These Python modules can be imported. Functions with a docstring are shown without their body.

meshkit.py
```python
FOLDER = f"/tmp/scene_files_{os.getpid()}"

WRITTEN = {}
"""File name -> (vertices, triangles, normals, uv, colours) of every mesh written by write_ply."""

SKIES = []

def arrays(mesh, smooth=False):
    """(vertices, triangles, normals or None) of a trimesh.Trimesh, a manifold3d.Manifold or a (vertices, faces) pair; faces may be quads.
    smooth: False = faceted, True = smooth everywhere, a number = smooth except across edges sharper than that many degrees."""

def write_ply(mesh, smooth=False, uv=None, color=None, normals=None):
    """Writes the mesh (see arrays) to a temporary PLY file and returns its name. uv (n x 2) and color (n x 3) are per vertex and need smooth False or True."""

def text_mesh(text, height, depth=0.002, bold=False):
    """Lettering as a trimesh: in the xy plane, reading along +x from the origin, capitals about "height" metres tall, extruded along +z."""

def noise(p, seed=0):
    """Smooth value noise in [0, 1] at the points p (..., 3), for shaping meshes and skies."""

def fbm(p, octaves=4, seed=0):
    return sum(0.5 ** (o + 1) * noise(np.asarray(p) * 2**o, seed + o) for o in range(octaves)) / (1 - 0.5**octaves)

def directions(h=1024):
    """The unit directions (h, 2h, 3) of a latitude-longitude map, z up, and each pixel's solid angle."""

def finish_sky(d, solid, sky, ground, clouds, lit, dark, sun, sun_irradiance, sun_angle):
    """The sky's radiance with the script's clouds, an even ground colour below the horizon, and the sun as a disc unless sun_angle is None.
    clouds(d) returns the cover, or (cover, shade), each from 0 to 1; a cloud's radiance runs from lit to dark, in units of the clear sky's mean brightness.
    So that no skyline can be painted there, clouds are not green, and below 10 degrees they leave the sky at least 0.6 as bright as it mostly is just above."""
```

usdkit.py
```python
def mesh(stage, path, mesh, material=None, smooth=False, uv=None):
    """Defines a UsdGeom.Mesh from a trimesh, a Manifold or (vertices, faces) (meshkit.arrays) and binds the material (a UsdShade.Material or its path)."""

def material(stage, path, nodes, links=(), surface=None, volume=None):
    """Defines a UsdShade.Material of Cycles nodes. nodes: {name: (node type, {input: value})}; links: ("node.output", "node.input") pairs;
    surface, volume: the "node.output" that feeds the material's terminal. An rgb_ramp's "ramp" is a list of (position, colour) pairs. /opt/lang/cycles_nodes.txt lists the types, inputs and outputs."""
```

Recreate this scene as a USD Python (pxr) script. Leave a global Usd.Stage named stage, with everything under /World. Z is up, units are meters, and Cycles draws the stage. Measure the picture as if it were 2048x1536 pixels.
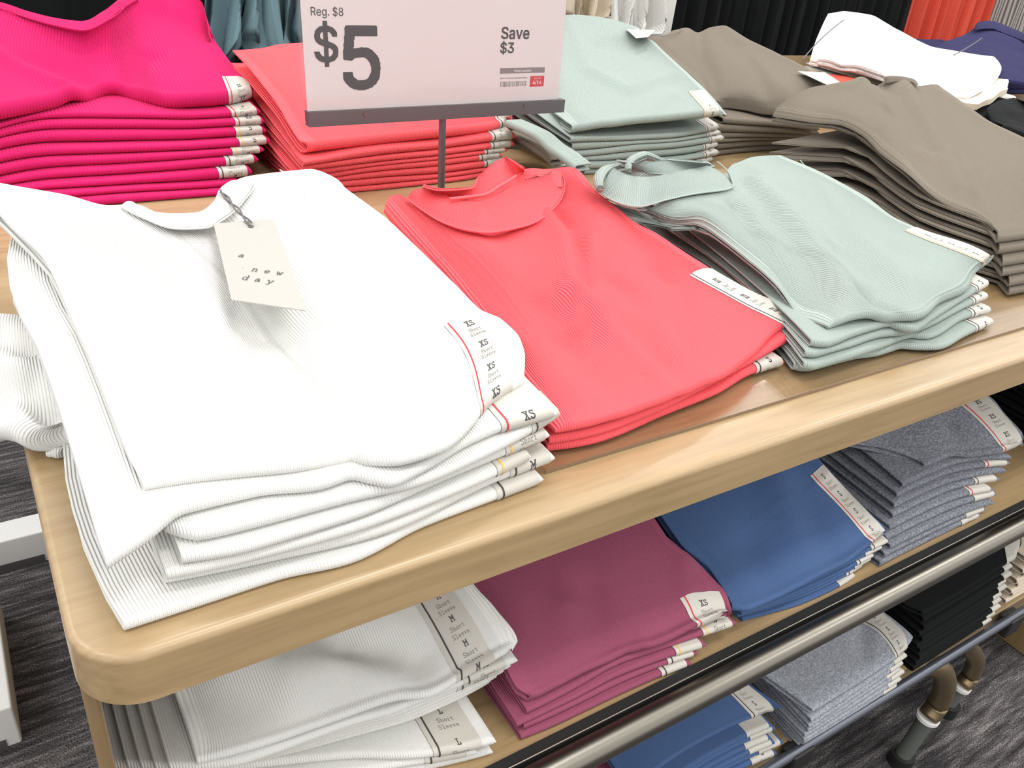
import math, random
import numpy as np, trimesh, usdkit, meshkit
from pxr import Usd, UsdGeom, UsdLux, Sdf, Gf
from scipy.interpolate import PchipInterpolator
from scipy.ndimage import map_coordinates
from shapely.geometry import LineString, Polygon, box as sbox
from shapely.ops import unary_union

stage = Usd.Stage.CreateInMemory()
UsdGeom.SetStageUpAxis(stage, 'Z'); UsdGeom.SetStageMetersPerUnit(stage, 1.0)
UsdGeom.Xform.Define(stage, '/World'); UsdGeom.Scope.Define(stage, '/World/Looks')

# ------------------------------------------------------------------ camera, light, exposure
# origin: left front corner of the display table, x along its front edge, y away from the customer, z up from the floor
CR, CU, CB, CP, FL = (0.8425459,-0.5283640,0.1046320), (0.1954996,0.4809959,0.8546478), (-0.5018927,-0.6996245,0.5085561), (0, -0.336341, 1.210000), 29.28750
EXPOSURE = 1.04
DOME = 0.21
LAMP = 11.5
cam = UsdGeom.Camera.Define(stage, '/World/camera')
cam.CreateHorizontalApertureAttr(36.0); cam.CreateVerticalApertureAttr(27.0); cam.CreateFocalLengthAttr(FL)
cam.CreateClippingRangeAttr(Gf.Vec2f(0.02, 100.0)); cam.CreateExposureAttr(EXPOSURE)
cam.AddTransformOp().Set(Gf.Matrix4d(*CR, 0, *CU, 0, *CB, 0, *CP, 1))

dome = UsdLux.DomeLight.Define(stage, '/World/store_ambient_light')
dome.CreateColorAttr(Gf.Vec3f(1.0, 0.985, 0.97)); dome.CreateIntensityAttr(DOME)

def lamp(k, x, y, w, h, power):
    l = UsdLux.RectLight.Define(stage, '/World/ceiling_lamp_%03d' % k)
    l.CreateWidthAttr(w); l.CreateHeightAttr(h); l.CreateIntensityAttr(power)
    l.CreateColorAttr(Gf.Vec3f(1.0, 0.98, 0.95)); l.AddTranslateOp().Set(Gf.Vec3d(x, y, 3.6))
k = 0
for y in (-2.6, -0.6, 1.4, 3.4):
    for x in (-2.6, 0.9, 4.4):
        lamp(k, x, y, 1.3, 0.35, LAMP); k += 1

# ------------------------------------------------------------------ helpers
USED = {}
def numbered(parent, name):
    n = USED.get((parent, name), -1) + 1; USED[(parent, name)] = n
    return name if n == 0 else '%s_%03d' % (name, n)

def tag(p, label=None, cat=None, group=None, kind=None):
    for a, b in (('label', label), ('category', cat), ('group', group), ('kind', kind)):
        if b: p.SetCustomDataByKey(a, b)
    return p

def thing(name, label, cat, group=None, loc=(0, 0, 0), kind=None):
    x = UsdGeom.Xform.Define(stage, '/World/' + numbered('/World', name))
    x.AddTranslateOp().Set(Gf.Vec3d(*map(float, loc)))
    x.GetPrim().SetCustomDataByKey('loc', Gf.Vec3d(*map(float, loc)))
    return tag(x.GetPrim(), label, cat, group, kind)

def base(p):
    while str(p.GetPath().GetParentPath()) != '/World': p = p.GetParent()
    v = p.GetCustomDataByKey('loc'); return np.array(v) if v is not None else np.zeros(3)

def put(parent, name, mesh, mat, smooth=30, uv=None, label=None):
    """One Mesh prim; vertices are given in world space and moved into the thing's own frame."""
    path = '/World' if parent is None else str(parent.GetPath())
    if parent is not None:
        o = base(parent)
        if isinstance(mesh, tuple): mesh = (np.asarray(mesh[0]) - o, mesh[1])
        else: mesh = mesh.copy(); mesh.apply_translation(-o)
    m = usdkit.mesh(stage, path + '/' + numbered(path, name), mesh, mat, smooth, uv)
    if label: m.GetPrim().SetCustomDataByKey('label', label)
    return m.GetPrim()

def bx(lo, hi, bevel=0.0):
    lo, hi = np.minimum(lo, hi), np.maximum(lo, hi)
    if bevel <= 0:
        m = trimesh.creation.box(hi - lo); m.apply_translation((lo + hi) / 2); return m
    import manifold3d as mf
    pts = [mf.Manifold.sphere(bevel, 16).translate([x, y, z]) for x in (lo[0] + bevel, hi[0] - bevel) for y in (lo[1] + bevel, hi[1] - bevel) for z in (lo[2] + bevel, hi[2] - bevel)]
    mm = mf.Manifold.batch_hull(pts).to_mesh()
    return trimesh.Trimesh(mm.vert_properties[:, :3], mm.tri_verts)

def smoothline(pts, n, u=None):
    pts = np.asarray(pts, float)
    d = np.r_[0, np.cumsum(np.linalg.norm(np.diff(pts, axis=0), axis=1) + 1e-9)]; d /= d[-1]
    t = np.linspace(0, 1, n) if u is None else u
    return PchipInterpolator(d, pts, axis=0)(t)

def tube(pts, r, sides=10, n=None):
    p = smoothline(pts, n) if n else np.asarray(pts, float)
    r = np.broadcast_to(r, len(p)) if np.ndim(r) == 0 else np.interp(np.linspace(0, 1, len(p)), np.linspace(0, 1, len(r)), r)
    t = np.gradient(p, axis=0); t /= np.linalg.norm(t, axis=1, keepdims=True)
    a = np.array([0, 0, 1.0]) if abs(t[0][2]) < 0.9 else np.array([1.0, 0, 0])
    V = []
    for i in range(len(p)):
        x = np.cross(t[i], a); x /= np.linalg.norm(x); y = np.cross(t[i], x); a = -np.cross(t[i], x) if False else a
        c = np.linspace(0, 2 * np.pi, sides, endpoint=False)
        V.append(p[i] + r[i] * (np.cos(c)[:, None] * x + np.sin(c)[:, None] * y))
    V = np.vstack(V + [p[:1], p[-1:]]); F = []
    m = len(p)
    for i in range(m - 1):
        for j in range(sides):
            k = (j + 1) % sides
            F += [[i * sides + j, i * sides + k, (i + 1) * sides + k], [i * sides + j, (i + 1) * sides + k, (i + 1) * sides + j]]
    for j in range(sides):
        k = (j + 1) % sides
        F += [[m * sides, k, j], [m * sides + 1, (m - 1) * sides + j, (m - 1) * sides + k]]
    q = trimesh.Trimesh(V, F, process=False); q.fix_normals(); return q

def rib_uv(p, r, sides=14, n=20):
    """Texture coordinates for tube(p, r, sides, n): ribs run along the roll."""
    q = smoothline(p, n); d = np.r_[0, np.cumsum(np.linalg.norm(np.diff(q, axis=0), axis=1))]
    a = np.arange(sides) * 0.0024
    st = np.stack(np.broadcast_arrays(a[None], d[:, None]), -1).reshape(-1, 2)
    return np.vstack([st, [[0, 0], [0, d[-1]]]])

def gridfaces(n, m, flip=False, off=0):
    i, j = np.meshgrid(np.arange(n - 1), np.arange(m - 1), indexing='ij')
    a = (i * m + j).ravel() + off; b = a + m; c = b + 1; d = a + 1
    f = np.vstack([np.c_[a, b, c], np.c_[a, c, d]])
    return f[:, ::-1] if flip else f

# ------------------------------------------------------------------ materials
L = '/World/Looks/'
def lin(r, g, b):
    return tuple(((c / 255 / 12.92) if c / 255 <= 0.04045 else ((c / 255 + 0.055) / 1.055) ** 2.4) for c in (r, g, b))

def plain(name, col, rough=0.5, metal=0.0, spec=0.5, **kw):
    return usdkit.material(stage, L + name, {'p': ('principled_bsdf', dict(base_color=col, roughness=rough, metallic=metal, specular_ior_level=spec, **kw))}, [], surface='p.BSDF')

def cloth(name, col, pitch=0.0019, depth=0.0005, melange=0.0, sheen=0.25, fuzz=0.15, trans=0.0):
    """Ribbed jersey: ribs run along the cloth's own length (first texture coordinate), with a slight tone grain of the yarn."""
    c2 = tuple(min(1, x * (1 + fuzz)) for x in col); c1 = tuple(x * (1 - fuzz) for x in col)
    nodes = {
        'uv': ('uvmap', {'attribute': 'st'}),
        'w': ('wave_texture', {'wave_type': 'bands', 'bands_direction': 'x', 'profile': 'sine', 'scale': 2 * math.pi / 20 / pitch, 'distortion': 0.0}),
        'tc': ('geometry', {}),
        'n': ('noise_texture', {'scale': 900.0, 'detail': 2.0}),
        'n2': ('noise_texture', {'scale': 60.0, 'detail': 4.0}),
        'r': ('rgb_ramp', {'ramp': [(0.3, c1), (0.7, c2)]}),
        'b': ('bump', {'strength': 1.0, 'distance': depth}),
        'b2': ('bump', {'strength': 0.25, 'distance': 0.0004}),
        'p': ('principled_bsdf', {'roughness': 0.92, 'specular_ior_level': 0.15, 'sheen_weight': sheen, 'sheen_roughness': 0.5, 'sheen_tint': tuple(min(1, x * 1.2 + .1) for x in col)}),
    }
    links = [('uv.UV', 'w.vector'), ('tc.position', 'n.vector'), ('tc.position', 'n2.vector'), ('n2.fac', 'b2.height'), ('b2.normal', 'b.normal'), ('w.fac', 'b.height'), ('b.normal', 'p.normal'), ('n.fac', 'r.fac')]
    if melange:
        nodes['n3'] = ('noise_texture', {'scale': 420.0, 'detail': 3.0, 'roughness': 0.7})
        lo, hi = tuple(x * (1 - melange) for x in col), tuple(min(1, x * (1 + melange * 1.6)) for x in col)
        nodes['r'] = ('rgb_ramp', {'ramp': [(0.38, lo), (0.5, col), (0.62, hi)]})
        links = [l for l in links if l != ('n.fac', 'r.fac')] + [('tc.position', 'n3.vector'), ('n3.fac', 'r.fac')]
    links.append(('r.color', 'p.base_color'))
    return usdkit.material(stage, L + name, nodes, links, surface='p.BSDF')

M = {}
M['white'] = cloth('white_rib', (0.66, 0.66, 0.635), 0.0021, 0.0006, fuzz=0.03)
M['coral'] = cloth('coral_rib', (0.97, 0.118, 0.138), 0.0021, 0.0010, fuzz=0.06)
M['sage'] = cloth('sage_rib', (0.335, 0.395, 0.365), 0.0024, 0.0010, fuzz=0.06)
M['taupe'] = cloth('taupe_rib', (0.165, 0.141, 0.112), 0.0016, 0.0004, fuzz=0.1)
M['magenta'] = cloth('magenta_rib', (0.56, 0.0115, 0.115), 0.0042, 0.0011, fuzz=0.08)
M['mauve'] = cloth('mauve_rib', (0.26, 0.065, 0.115), 0.0019, 0.0004, fuzz=0.08)
M['blue'] = cloth('blue_rib', (0.057, 0.105, 0.227), 0.0017, 0.0003, fuzz=0.06)
M['charcoal'] = cloth('charcoal_melange', lin(112, 115, 123), 0.0016, 0.0003, melange=0.35)
M['grey'] = cloth('grey_melange', lin(138, 142, 150), 0.0016, 0.0003, melange=0.28)
M['black'] = cloth('black_jersey', (0.006, 0.0068, 0.0075), 0.0016, 0.0003, fuzz=0.1, sheen=0.05)
M['cream'] = cloth('cream_jersey', (0.60, 0.52, 0.41), 0.002, 0.0003, fuzz=0.04)
M['navy'] = cloth('navy_jersey', (0.018, 0.017, 0.07), 0.0016, 0.0003, fuzz=0.1)
M['orange'] = cloth('orange_red_knit', (0.55, 0.072, 0.045), 0.003, 0.0006, fuzz=0.06)
M['teal'] = cloth('slate_teal_voile', lin(104, 130, 138), 0.0016, 0.0002, fuzz=0.12)
M['paper'] = plain('sticker_paper', (0.45, 0.43, 0.385), 0.45)
M['card'] = plain('hang_tag_card', (0.37, 0.36, 0.33), 0.7)
M['ink'] = plain('black_ink', (0.03, 0.03, 0.03), 0.6)
M['greyink'] = plain('grey_ink', (0.16, 0.15, 0.14), 0.6)
M['red'] = plain('red_ink', lin(190, 25, 45), 0.5)
M['gold'] = plain('gold_ink', lin(214, 170, 80), 0.5)
M['signink'] = plain('sign_ink', lin(46, 41, 43), 0.5)
M['signpaper'] = plain('sign_paper', (0.545, 0.50, 0.495), 0.5)
M['signgrey'] = plain('sign_grey_print', lin(112, 104, 106), 0.5)
M['signred'] = plain('sign_red_print', lin(180, 30, 40), 0.5)
M['signwhite'] = plain('sign_white_print', (0.6,0.58,0.58), 0.5)
M['greymetal'] = plain('painted_grey_metal', lin(98, 95, 97), 0.42, 0.5)
M['tubemetal'] = plain('brushed_nickel_tube', lin(132, 128, 119), 0.32, 1.0)
M['darkmetal'] = plain('dark_grey_metal', lin(48, 48, 48), 0.5, 0.6)
M['bronze'] = plain('bronze_tube', lin(128, 112, 86), 0.4, 0.8)
M['fixturewhite'] = plain('white_powder_coat', (0.62, 0.62, 0.61), 0.45)
M['string'] = plain('grey_cord', lin(105, 100, 101), 0.9)
M['footgrey'] = plain('grey_plastic_foot', lin(84, 88, 84), 0.6)
M['darkbulk'] = plain('dark_interior', (0.03, 0.03, 0.03), 0.8)
M['acrylic'] = usdkit.material(stage, L + 'clear_acrylic', {
    't': ('transparent_bsdf', {'color': (0.95, 0.94, 0.93)}), 'g': ('glossy_bsdf', {'color': (1, 1, 1), 'roughness': 0.04}), 'm': ('mix_closure', {'fac': 0.07})},
    [('t.BSDF', 'm.closure1'), ('g.BSDF', 'm.closure2')], surface='m.closure')

M['sleeve'] = usdkit.material(stage, L + 'clear_sign_sleeve', {
    't': ('transparent_bsdf', {'color': (0.98, 0.98, 0.98)}), 'g': ('glossy_bsdf', {'color': (1, 1, 1), 'roughness': 0.05}), 'm': ('mix_closure', {'fac': 0.02})},
    [('t.BSDF', 'm.closure1'), ('g.BSDF', 'm.closure2')], surface='m.closure')
M['acrylicedge'] = plain('acrylic_edge', (0.20, 0.135, 0.085), 0.25)

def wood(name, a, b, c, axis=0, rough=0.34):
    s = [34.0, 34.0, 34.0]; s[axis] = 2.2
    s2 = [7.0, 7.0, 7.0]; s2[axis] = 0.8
    return usdkit.material(stage, L + name, {
        'g': ('geometry', {}), 'm': ('mapping', {'scale': tuple(s)}), 'n': ('noise_texture', {'scale': 3.2, 'detail': 6.0, 'roughness': 0.62, 'distortion': 0.3}),
        'm2': ('mapping', {'scale': tuple(s2)}), 'n2': ('noise_texture', {'scale': 1.6, 'detail': 3.0, 'distortion': 0.5}),
        'r': ('rgb_ramp', {'ramp': [(0.25, c), (0.5, b), (0.75, a)]}), 'r2': ('rgb_ramp', {'ramp': [(0.3, (0.86, 0.84, 0.82)), (0.7, (1.0, 1.0, 1.0))]}),
        'x': ('mix', {'mix_type': 'multiply', 'fac': 1.0}),
        'p': ('principled_bsdf', {'roughness': rough, 'specular_ior_level': 0.5, 'coat_weight': 0.35, 'coat_roughness': 0.28})},
        [('g.position', 'm.vector'), ('m.vector', 'n.vector'), ('g.position', 'm2.vector'), ('m2.vector', 'n2.vector'), ('n.fac', 'r.fac'), ('n2.fac', 'r2.fac'), ('r.color', 'x.color1'), ('r2.color', 'x.color2'), ('x.color', 'p.base_color')], surface='p.BSDF')
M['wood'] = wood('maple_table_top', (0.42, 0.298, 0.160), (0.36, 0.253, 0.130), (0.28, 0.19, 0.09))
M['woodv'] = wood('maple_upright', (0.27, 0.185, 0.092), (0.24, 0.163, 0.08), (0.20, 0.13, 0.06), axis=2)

M['carpet'] = usdkit.material(stage, L + 'charcoal_streaked_carpet', {
    'g': ('geometry', {}), 'm': ('mapping', {'scale': (9.0, 90.0, 1.0), 'rotation': (0, 0, -0.12)}), 'n': ('noise_texture', {'scale': 1.0, 'detail': 5.0, 'roughness': 0.7}),
    'm2': ('mapping', {'scale': (2.0, 9.0, 1.0), 'rotation': (0, 0, -0.12)}), 'n2': ('noise_texture', {'scale': 1.0, 'detail': 3.0}),
    'n3': ('noise_texture', {'scale': 380.0, 'detail': 2.0}),
    'a': ('math', {'math_type': 'multiply_add', 'value2': 0.55}), 'a2': ('math', {'math_type': 'multiply_add', 'value2': 0.25}), 'z': ('math', {'math_type': 'multiply', 'value2': 0.35}),
    'r': ('rgb_ramp', {'ramp': [(0.40, (0.010, 0.010, 0.011)), (0.53, (0.040, 0.037, 0.039)), (0.61, (0.095, 0.088, 0.09)), (0.71, (0.27, 0.25, 0.25))]}),
    'b': ('bump', {'strength': 0.8, 'distance': 0.004}),
    'p': ('principled_bsdf', {'roughness': 0.95, 'specular_ior_level': 0.1})},
    [('g.position', 'm.vector'), ('m.vector', 'n.vector'), ('g.position', 'm2.vector'), ('m2.vector', 'n2.vector'), ('g.position', 'n3.vector'),
     ('n3.fac', 'z.value1'), ('n2.fac', 'a2.value1'), ('z.value', 'a2.value3'), ('n.fac', 'a.value1'), ('a2.value', 'a.value3'), ('a.value', 'r.fac'), ('r.color', 'p.base_color'), ('n3.fac', 'b.height'), ('b.normal', 'p.normal')], surface='p.BSDF')
M['stripes'] = usdkit.material(stage, L + 'grey_striped_knit', {
    'uv': ('uvmap', {'attribute': 'st'}), 'w': ('wave_texture', {'bands_direction': 'x', 'scale': 2 * math.pi / 20 / 0.014}), 'r': ('rgb_ramp', {'ramp': [(0.3, lin(85, 79, 77)), (0.55, lin(150, 144, 140))]}),
    'p': ('principled_bsdf', {'roughness': 0.9})}, [('uv.UV', 'w.vector'), ('w.fac', 'r.fac'), ('r.color', 'p.base_color')], surface='p.BSDF')

# ------------------------------------------------------------------ typewriter lettering (single-stroke slab letters, drawn here)
def arc(cx, cy, rx, ry, a0, a1, n=14):
    t = np.radians(np.linspace(a0, a1, n)); return [(cx + rx * math.cos(q), cy + ry * math.sin(q)) for q in t]
GLYPH = {
    'X': [[(0.05, 0), (0.55, 1)], [(0.05, 1), (0.55, 0)], [(-0.05, 0), (0.2, 0)], [(0.4, 0), (0.65, 0)], [(-0.05, 1), (0.2, 1)], [(0.4, 1), (0.65, 1)]],
    'S': [arc(0.3, 0.75, 0.24, 0.25, 20, 270) + arc(0.3, 0.25, 0.27, 0.25, 90, -160), [(0.54, 0.8), (0.54, 1.0)], [(0.04, 0.2), (0.04, 0.0)]],
    'M': [[(0.0, 0), (0.0, 1), (0.3, 0.4), (0.6, 1), (0.6, 0)], [(-0.1, 0), (0.14, 0)], [(0.46, 0), (0.7, 0)], [(-0.1, 1), (0.02, 1)], [(0.58, 1), (0.7, 1)]],
    'L': [[(0.18, 1), (0.18, 0)], [(0.0, 1), (0.4, 1)], [(0.0, 0), (0.58, 0), (0.58, 0.3)]],
    'h': [[(0.1, 1), (0.1, 0)], [(0.0, 1), (0.1, 1)], arc(0.3, 0.42, 0.2, 0.2, 180, 0) + [(0.5, 0)], [(0.0, 0), (0.2, 0)], [(0.4, 0), (0.62, 0)]],
    'o': [arc(0.3, 0.31, 0.25, 0.31, 0, 360, 20)],
    'r': [[(0.15, 0.6), (0.15, 0)], [(0.02, 0.6), (0.15, 0.6)], arc(0.38, 0.36, 0.23, 0.24, 175, 40), [(0.0, 0), (0.36, 0)]],
    't': [[(0.22, 0.9), (0.22, 0.16)] + arc(0.38, 0.16, 0.16, 0.16, 180, 320), [(0.05, 0.62), (0.5, 0.62)]],
    'l': [[(0.1, 1), (0.3, 1), (0.3, 0)], [(0.04, 0), (0.56, 0)]],
    'e': [[(0.06, 0.33), (0.54, 0.33)] + arc(0.3, 0.31, 0.24, 0.31, 5, 320)],
    'v': [[(0.06, 0.62), (0.3, 0), (0.54, 0.62)], [(-0.04, 0.62), (0.18, 0.62)], [(0.42, 0.62), (0.64, 0.62)]],
    'a': [arc(0.28, 0.42, 0.2, 0.2, 150, 0) + [(0.48, 0.08), (0.6, 0.02)], arc(0.26, 0.18, 0.2, 0.17, 0, 360, 16)],
    'n': [[(0.1, 0.62), (0.1, 0)], [(0, 0.62), (0.1, 0.62)], arc(0.3, 0.42, 0.2, 0.2, 180, 0) + [(0.5, 0)], [(0.0, 0), (0.2, 0)], [(0.4, 0), (0.6, 0)]],
    'w': [[(0.02, 0.62), (0.16, 0), (0.3, 0.5), (0.44, 0), (0.58, 0.62)], [(-0.06, 0.62), (0.14, 0.62)], [(0.46, 0.62), (0.66, 0.62)]],
    'd': [[(0.4, 1), (0.52, 1), (0.52, 0), (0.62, 0)], arc(0.28, 0.31, 0.24, 0.31, 0, 360, 18)],
    'y': [[(0.06, 0.62), (0.3, 0)], [(0.56, 0.62), (0.22, -0.28), (0.02, -0.28)], [(-0.04, 0.62), (0.18, 0.62)], [(0.42, 0.62), (0.66, 0.62)]],
    '.': [[(0.3, 0.3), (0.3, 0.32)]],
}
def tri2d(poly, size=None):
    vs, fs, n = [], [], 0
    for g in getattr(poly, 'geoms', [poly]):
        if g.is_empty: continue
        v, f = trimesh.creation.triangulate_polygon(g, engine='earcut')
        vs.append(v); fs.append(f + n); n += len(v)
    v, f = np.vstack(vs), np.vstack(fs)
    v = np.c_[v, np.zeros(len(v))]
    if size: v, f = trimesh.remesh.subdivide_to_size(v, f, size)
    return v, f
_glyphs = {}
def typed(text, h, pitch=0.82, weight=0.045, cell=None):
    """Flat typewriter lettering, capital height h, origin at the left end of the base line."""
    key = (text, h, pitch, weight)
    if key not in _glyphs:
        polys = []
        for i, ch in enumerate(text):
            if ch == ' ': continue
            for s in GLYPH[ch]:
                polys.append(LineString([((x + i * pitch) * h, y * h) for x, y in s]).buffer(weight * h, quad_segs=2))
        _glyphs[key] = tri2d(unary_union(polys).simplify(h * 0.012), h * 0.5 if cell is None else cell)
    return _glyphs[key]

# ------------------------------------------------------------------ folded cloth
def edgeline(pts, u):
    """A smooth line through pts, paced mostly by the progress along its chord, so that facing lines keep step."""
    pts = np.asarray(pts, float); d = np.diff(pts[:, :2], axis=0); c = pts[-1, :2] - pts[0, :2]; c = c / max(np.linalg.norm(c), 1e-9)
    s = np.r_[0, np.cumsum(0.22 * np.linalg.norm(d, axis=1) + np.maximum(d @ c, 0) + 1e-9)]; s /= s[-1]
    return PchipInterpolator(s, pts, axis=0)(u)

def relax(P, n=60):
    """Winslow smoothing of the grid's plan (x, y), edges kept, so that no cell turns over; heights follow the plan."""
    nu, nv = P.shape[:2]
    su, sv = max(1, nu // 45), max(1, nv // 45)
    iu = np.unique(np.r_[np.arange(0, nu, su), nu - 1]); iv = np.unique(np.r_[np.arange(0, nv, sv), nv - 1])
    Q = P[np.ix_(iu, iv)].copy(); Q0 = Q.copy()
    for _ in range(n):
        xu = (Q[2:, 1:-1, :2] - Q[:-2, 1:-1, :2]) / 2; xv = (Q[1:-1, 2:, :2] - Q[1:-1, :-2, :2]) / 2
        a = (xv ** 2).sum(-1)[..., None]; b = (xu * xv).sum(-1)[..., None]; g = (xu ** 2).sum(-1)[..., None]
        cross = (Q[2:, 2:] - Q[2:, :-2] - Q[:-2, 2:] + Q[:-2, :-2]) / 4
        N = (a * (Q[2:, 1:-1] + Q[:-2, 1:-1]) + g * (Q[1:-1, 2:] + Q[1:-1, :-2]) - 2 * b * cross) / (2 * (a + g) + 1e-12)
        Q[1:-1, 1:-1] += 0.8 * (N - Q[1:-1, 1:-1])
    D = Q - Q0
    from scipy.interpolate import RectBivariateSpline
    for k in range(3):
        P[..., k] += RectBivariateSpline(iu, iv, D[..., k], kx=1, ky=1)(np.arange(nu), np.arange(nv))
    return P

def coons(F, R, B, Lc, u, v):
    n, m = len(u), len(v)
    f, b = edgeline(F, u), edgeline(B, u)
    l = edgeline([f[0]] + [np.array(p) for p in Lc] + [b[0]], v)
    r = edgeline([f[-1]] + [np.array(p) for p in R] + [b[-1]], v)
    U, V = u[:, None, None], v[None, :, None]
    P = (1 - V) * f[:, None] + V * b[:, None] + (1 - U) * l[None] + U * r[None]
    return P - ((1 - U) * (1 - V) * f[0] + U * (1 - V) * f[-1] + (1 - U) * V * b[0] + U * V * b[-1])

def polydist(xy, line):
    line = np.asarray(line, float)[:, :2]; best = np.full(xy.shape[:-1], 1e9)
    for a, b in zip(line[:-1], line[1:]):
        d = b - a; t = np.clip(((xy - a) @ d) / (d @ d + 1e-12), 0, 1)
        best = np.minimum(best, np.linalg.norm(xy - (a + t[..., None] * d), axis=-1))
    return best

def wrinkle(P, T, lines):
    fade = 0.15 + 0.85 * np.clip(np.linspace(0, 1, P.shape[1]) * 7, 0, 1)[None]
    for line, amp, wid in lines:
        P[..., 2] += 1.7 * amp * np.exp(-(polydist(P[..., :2], line) / wid) ** 2) * fade
    return P

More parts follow.
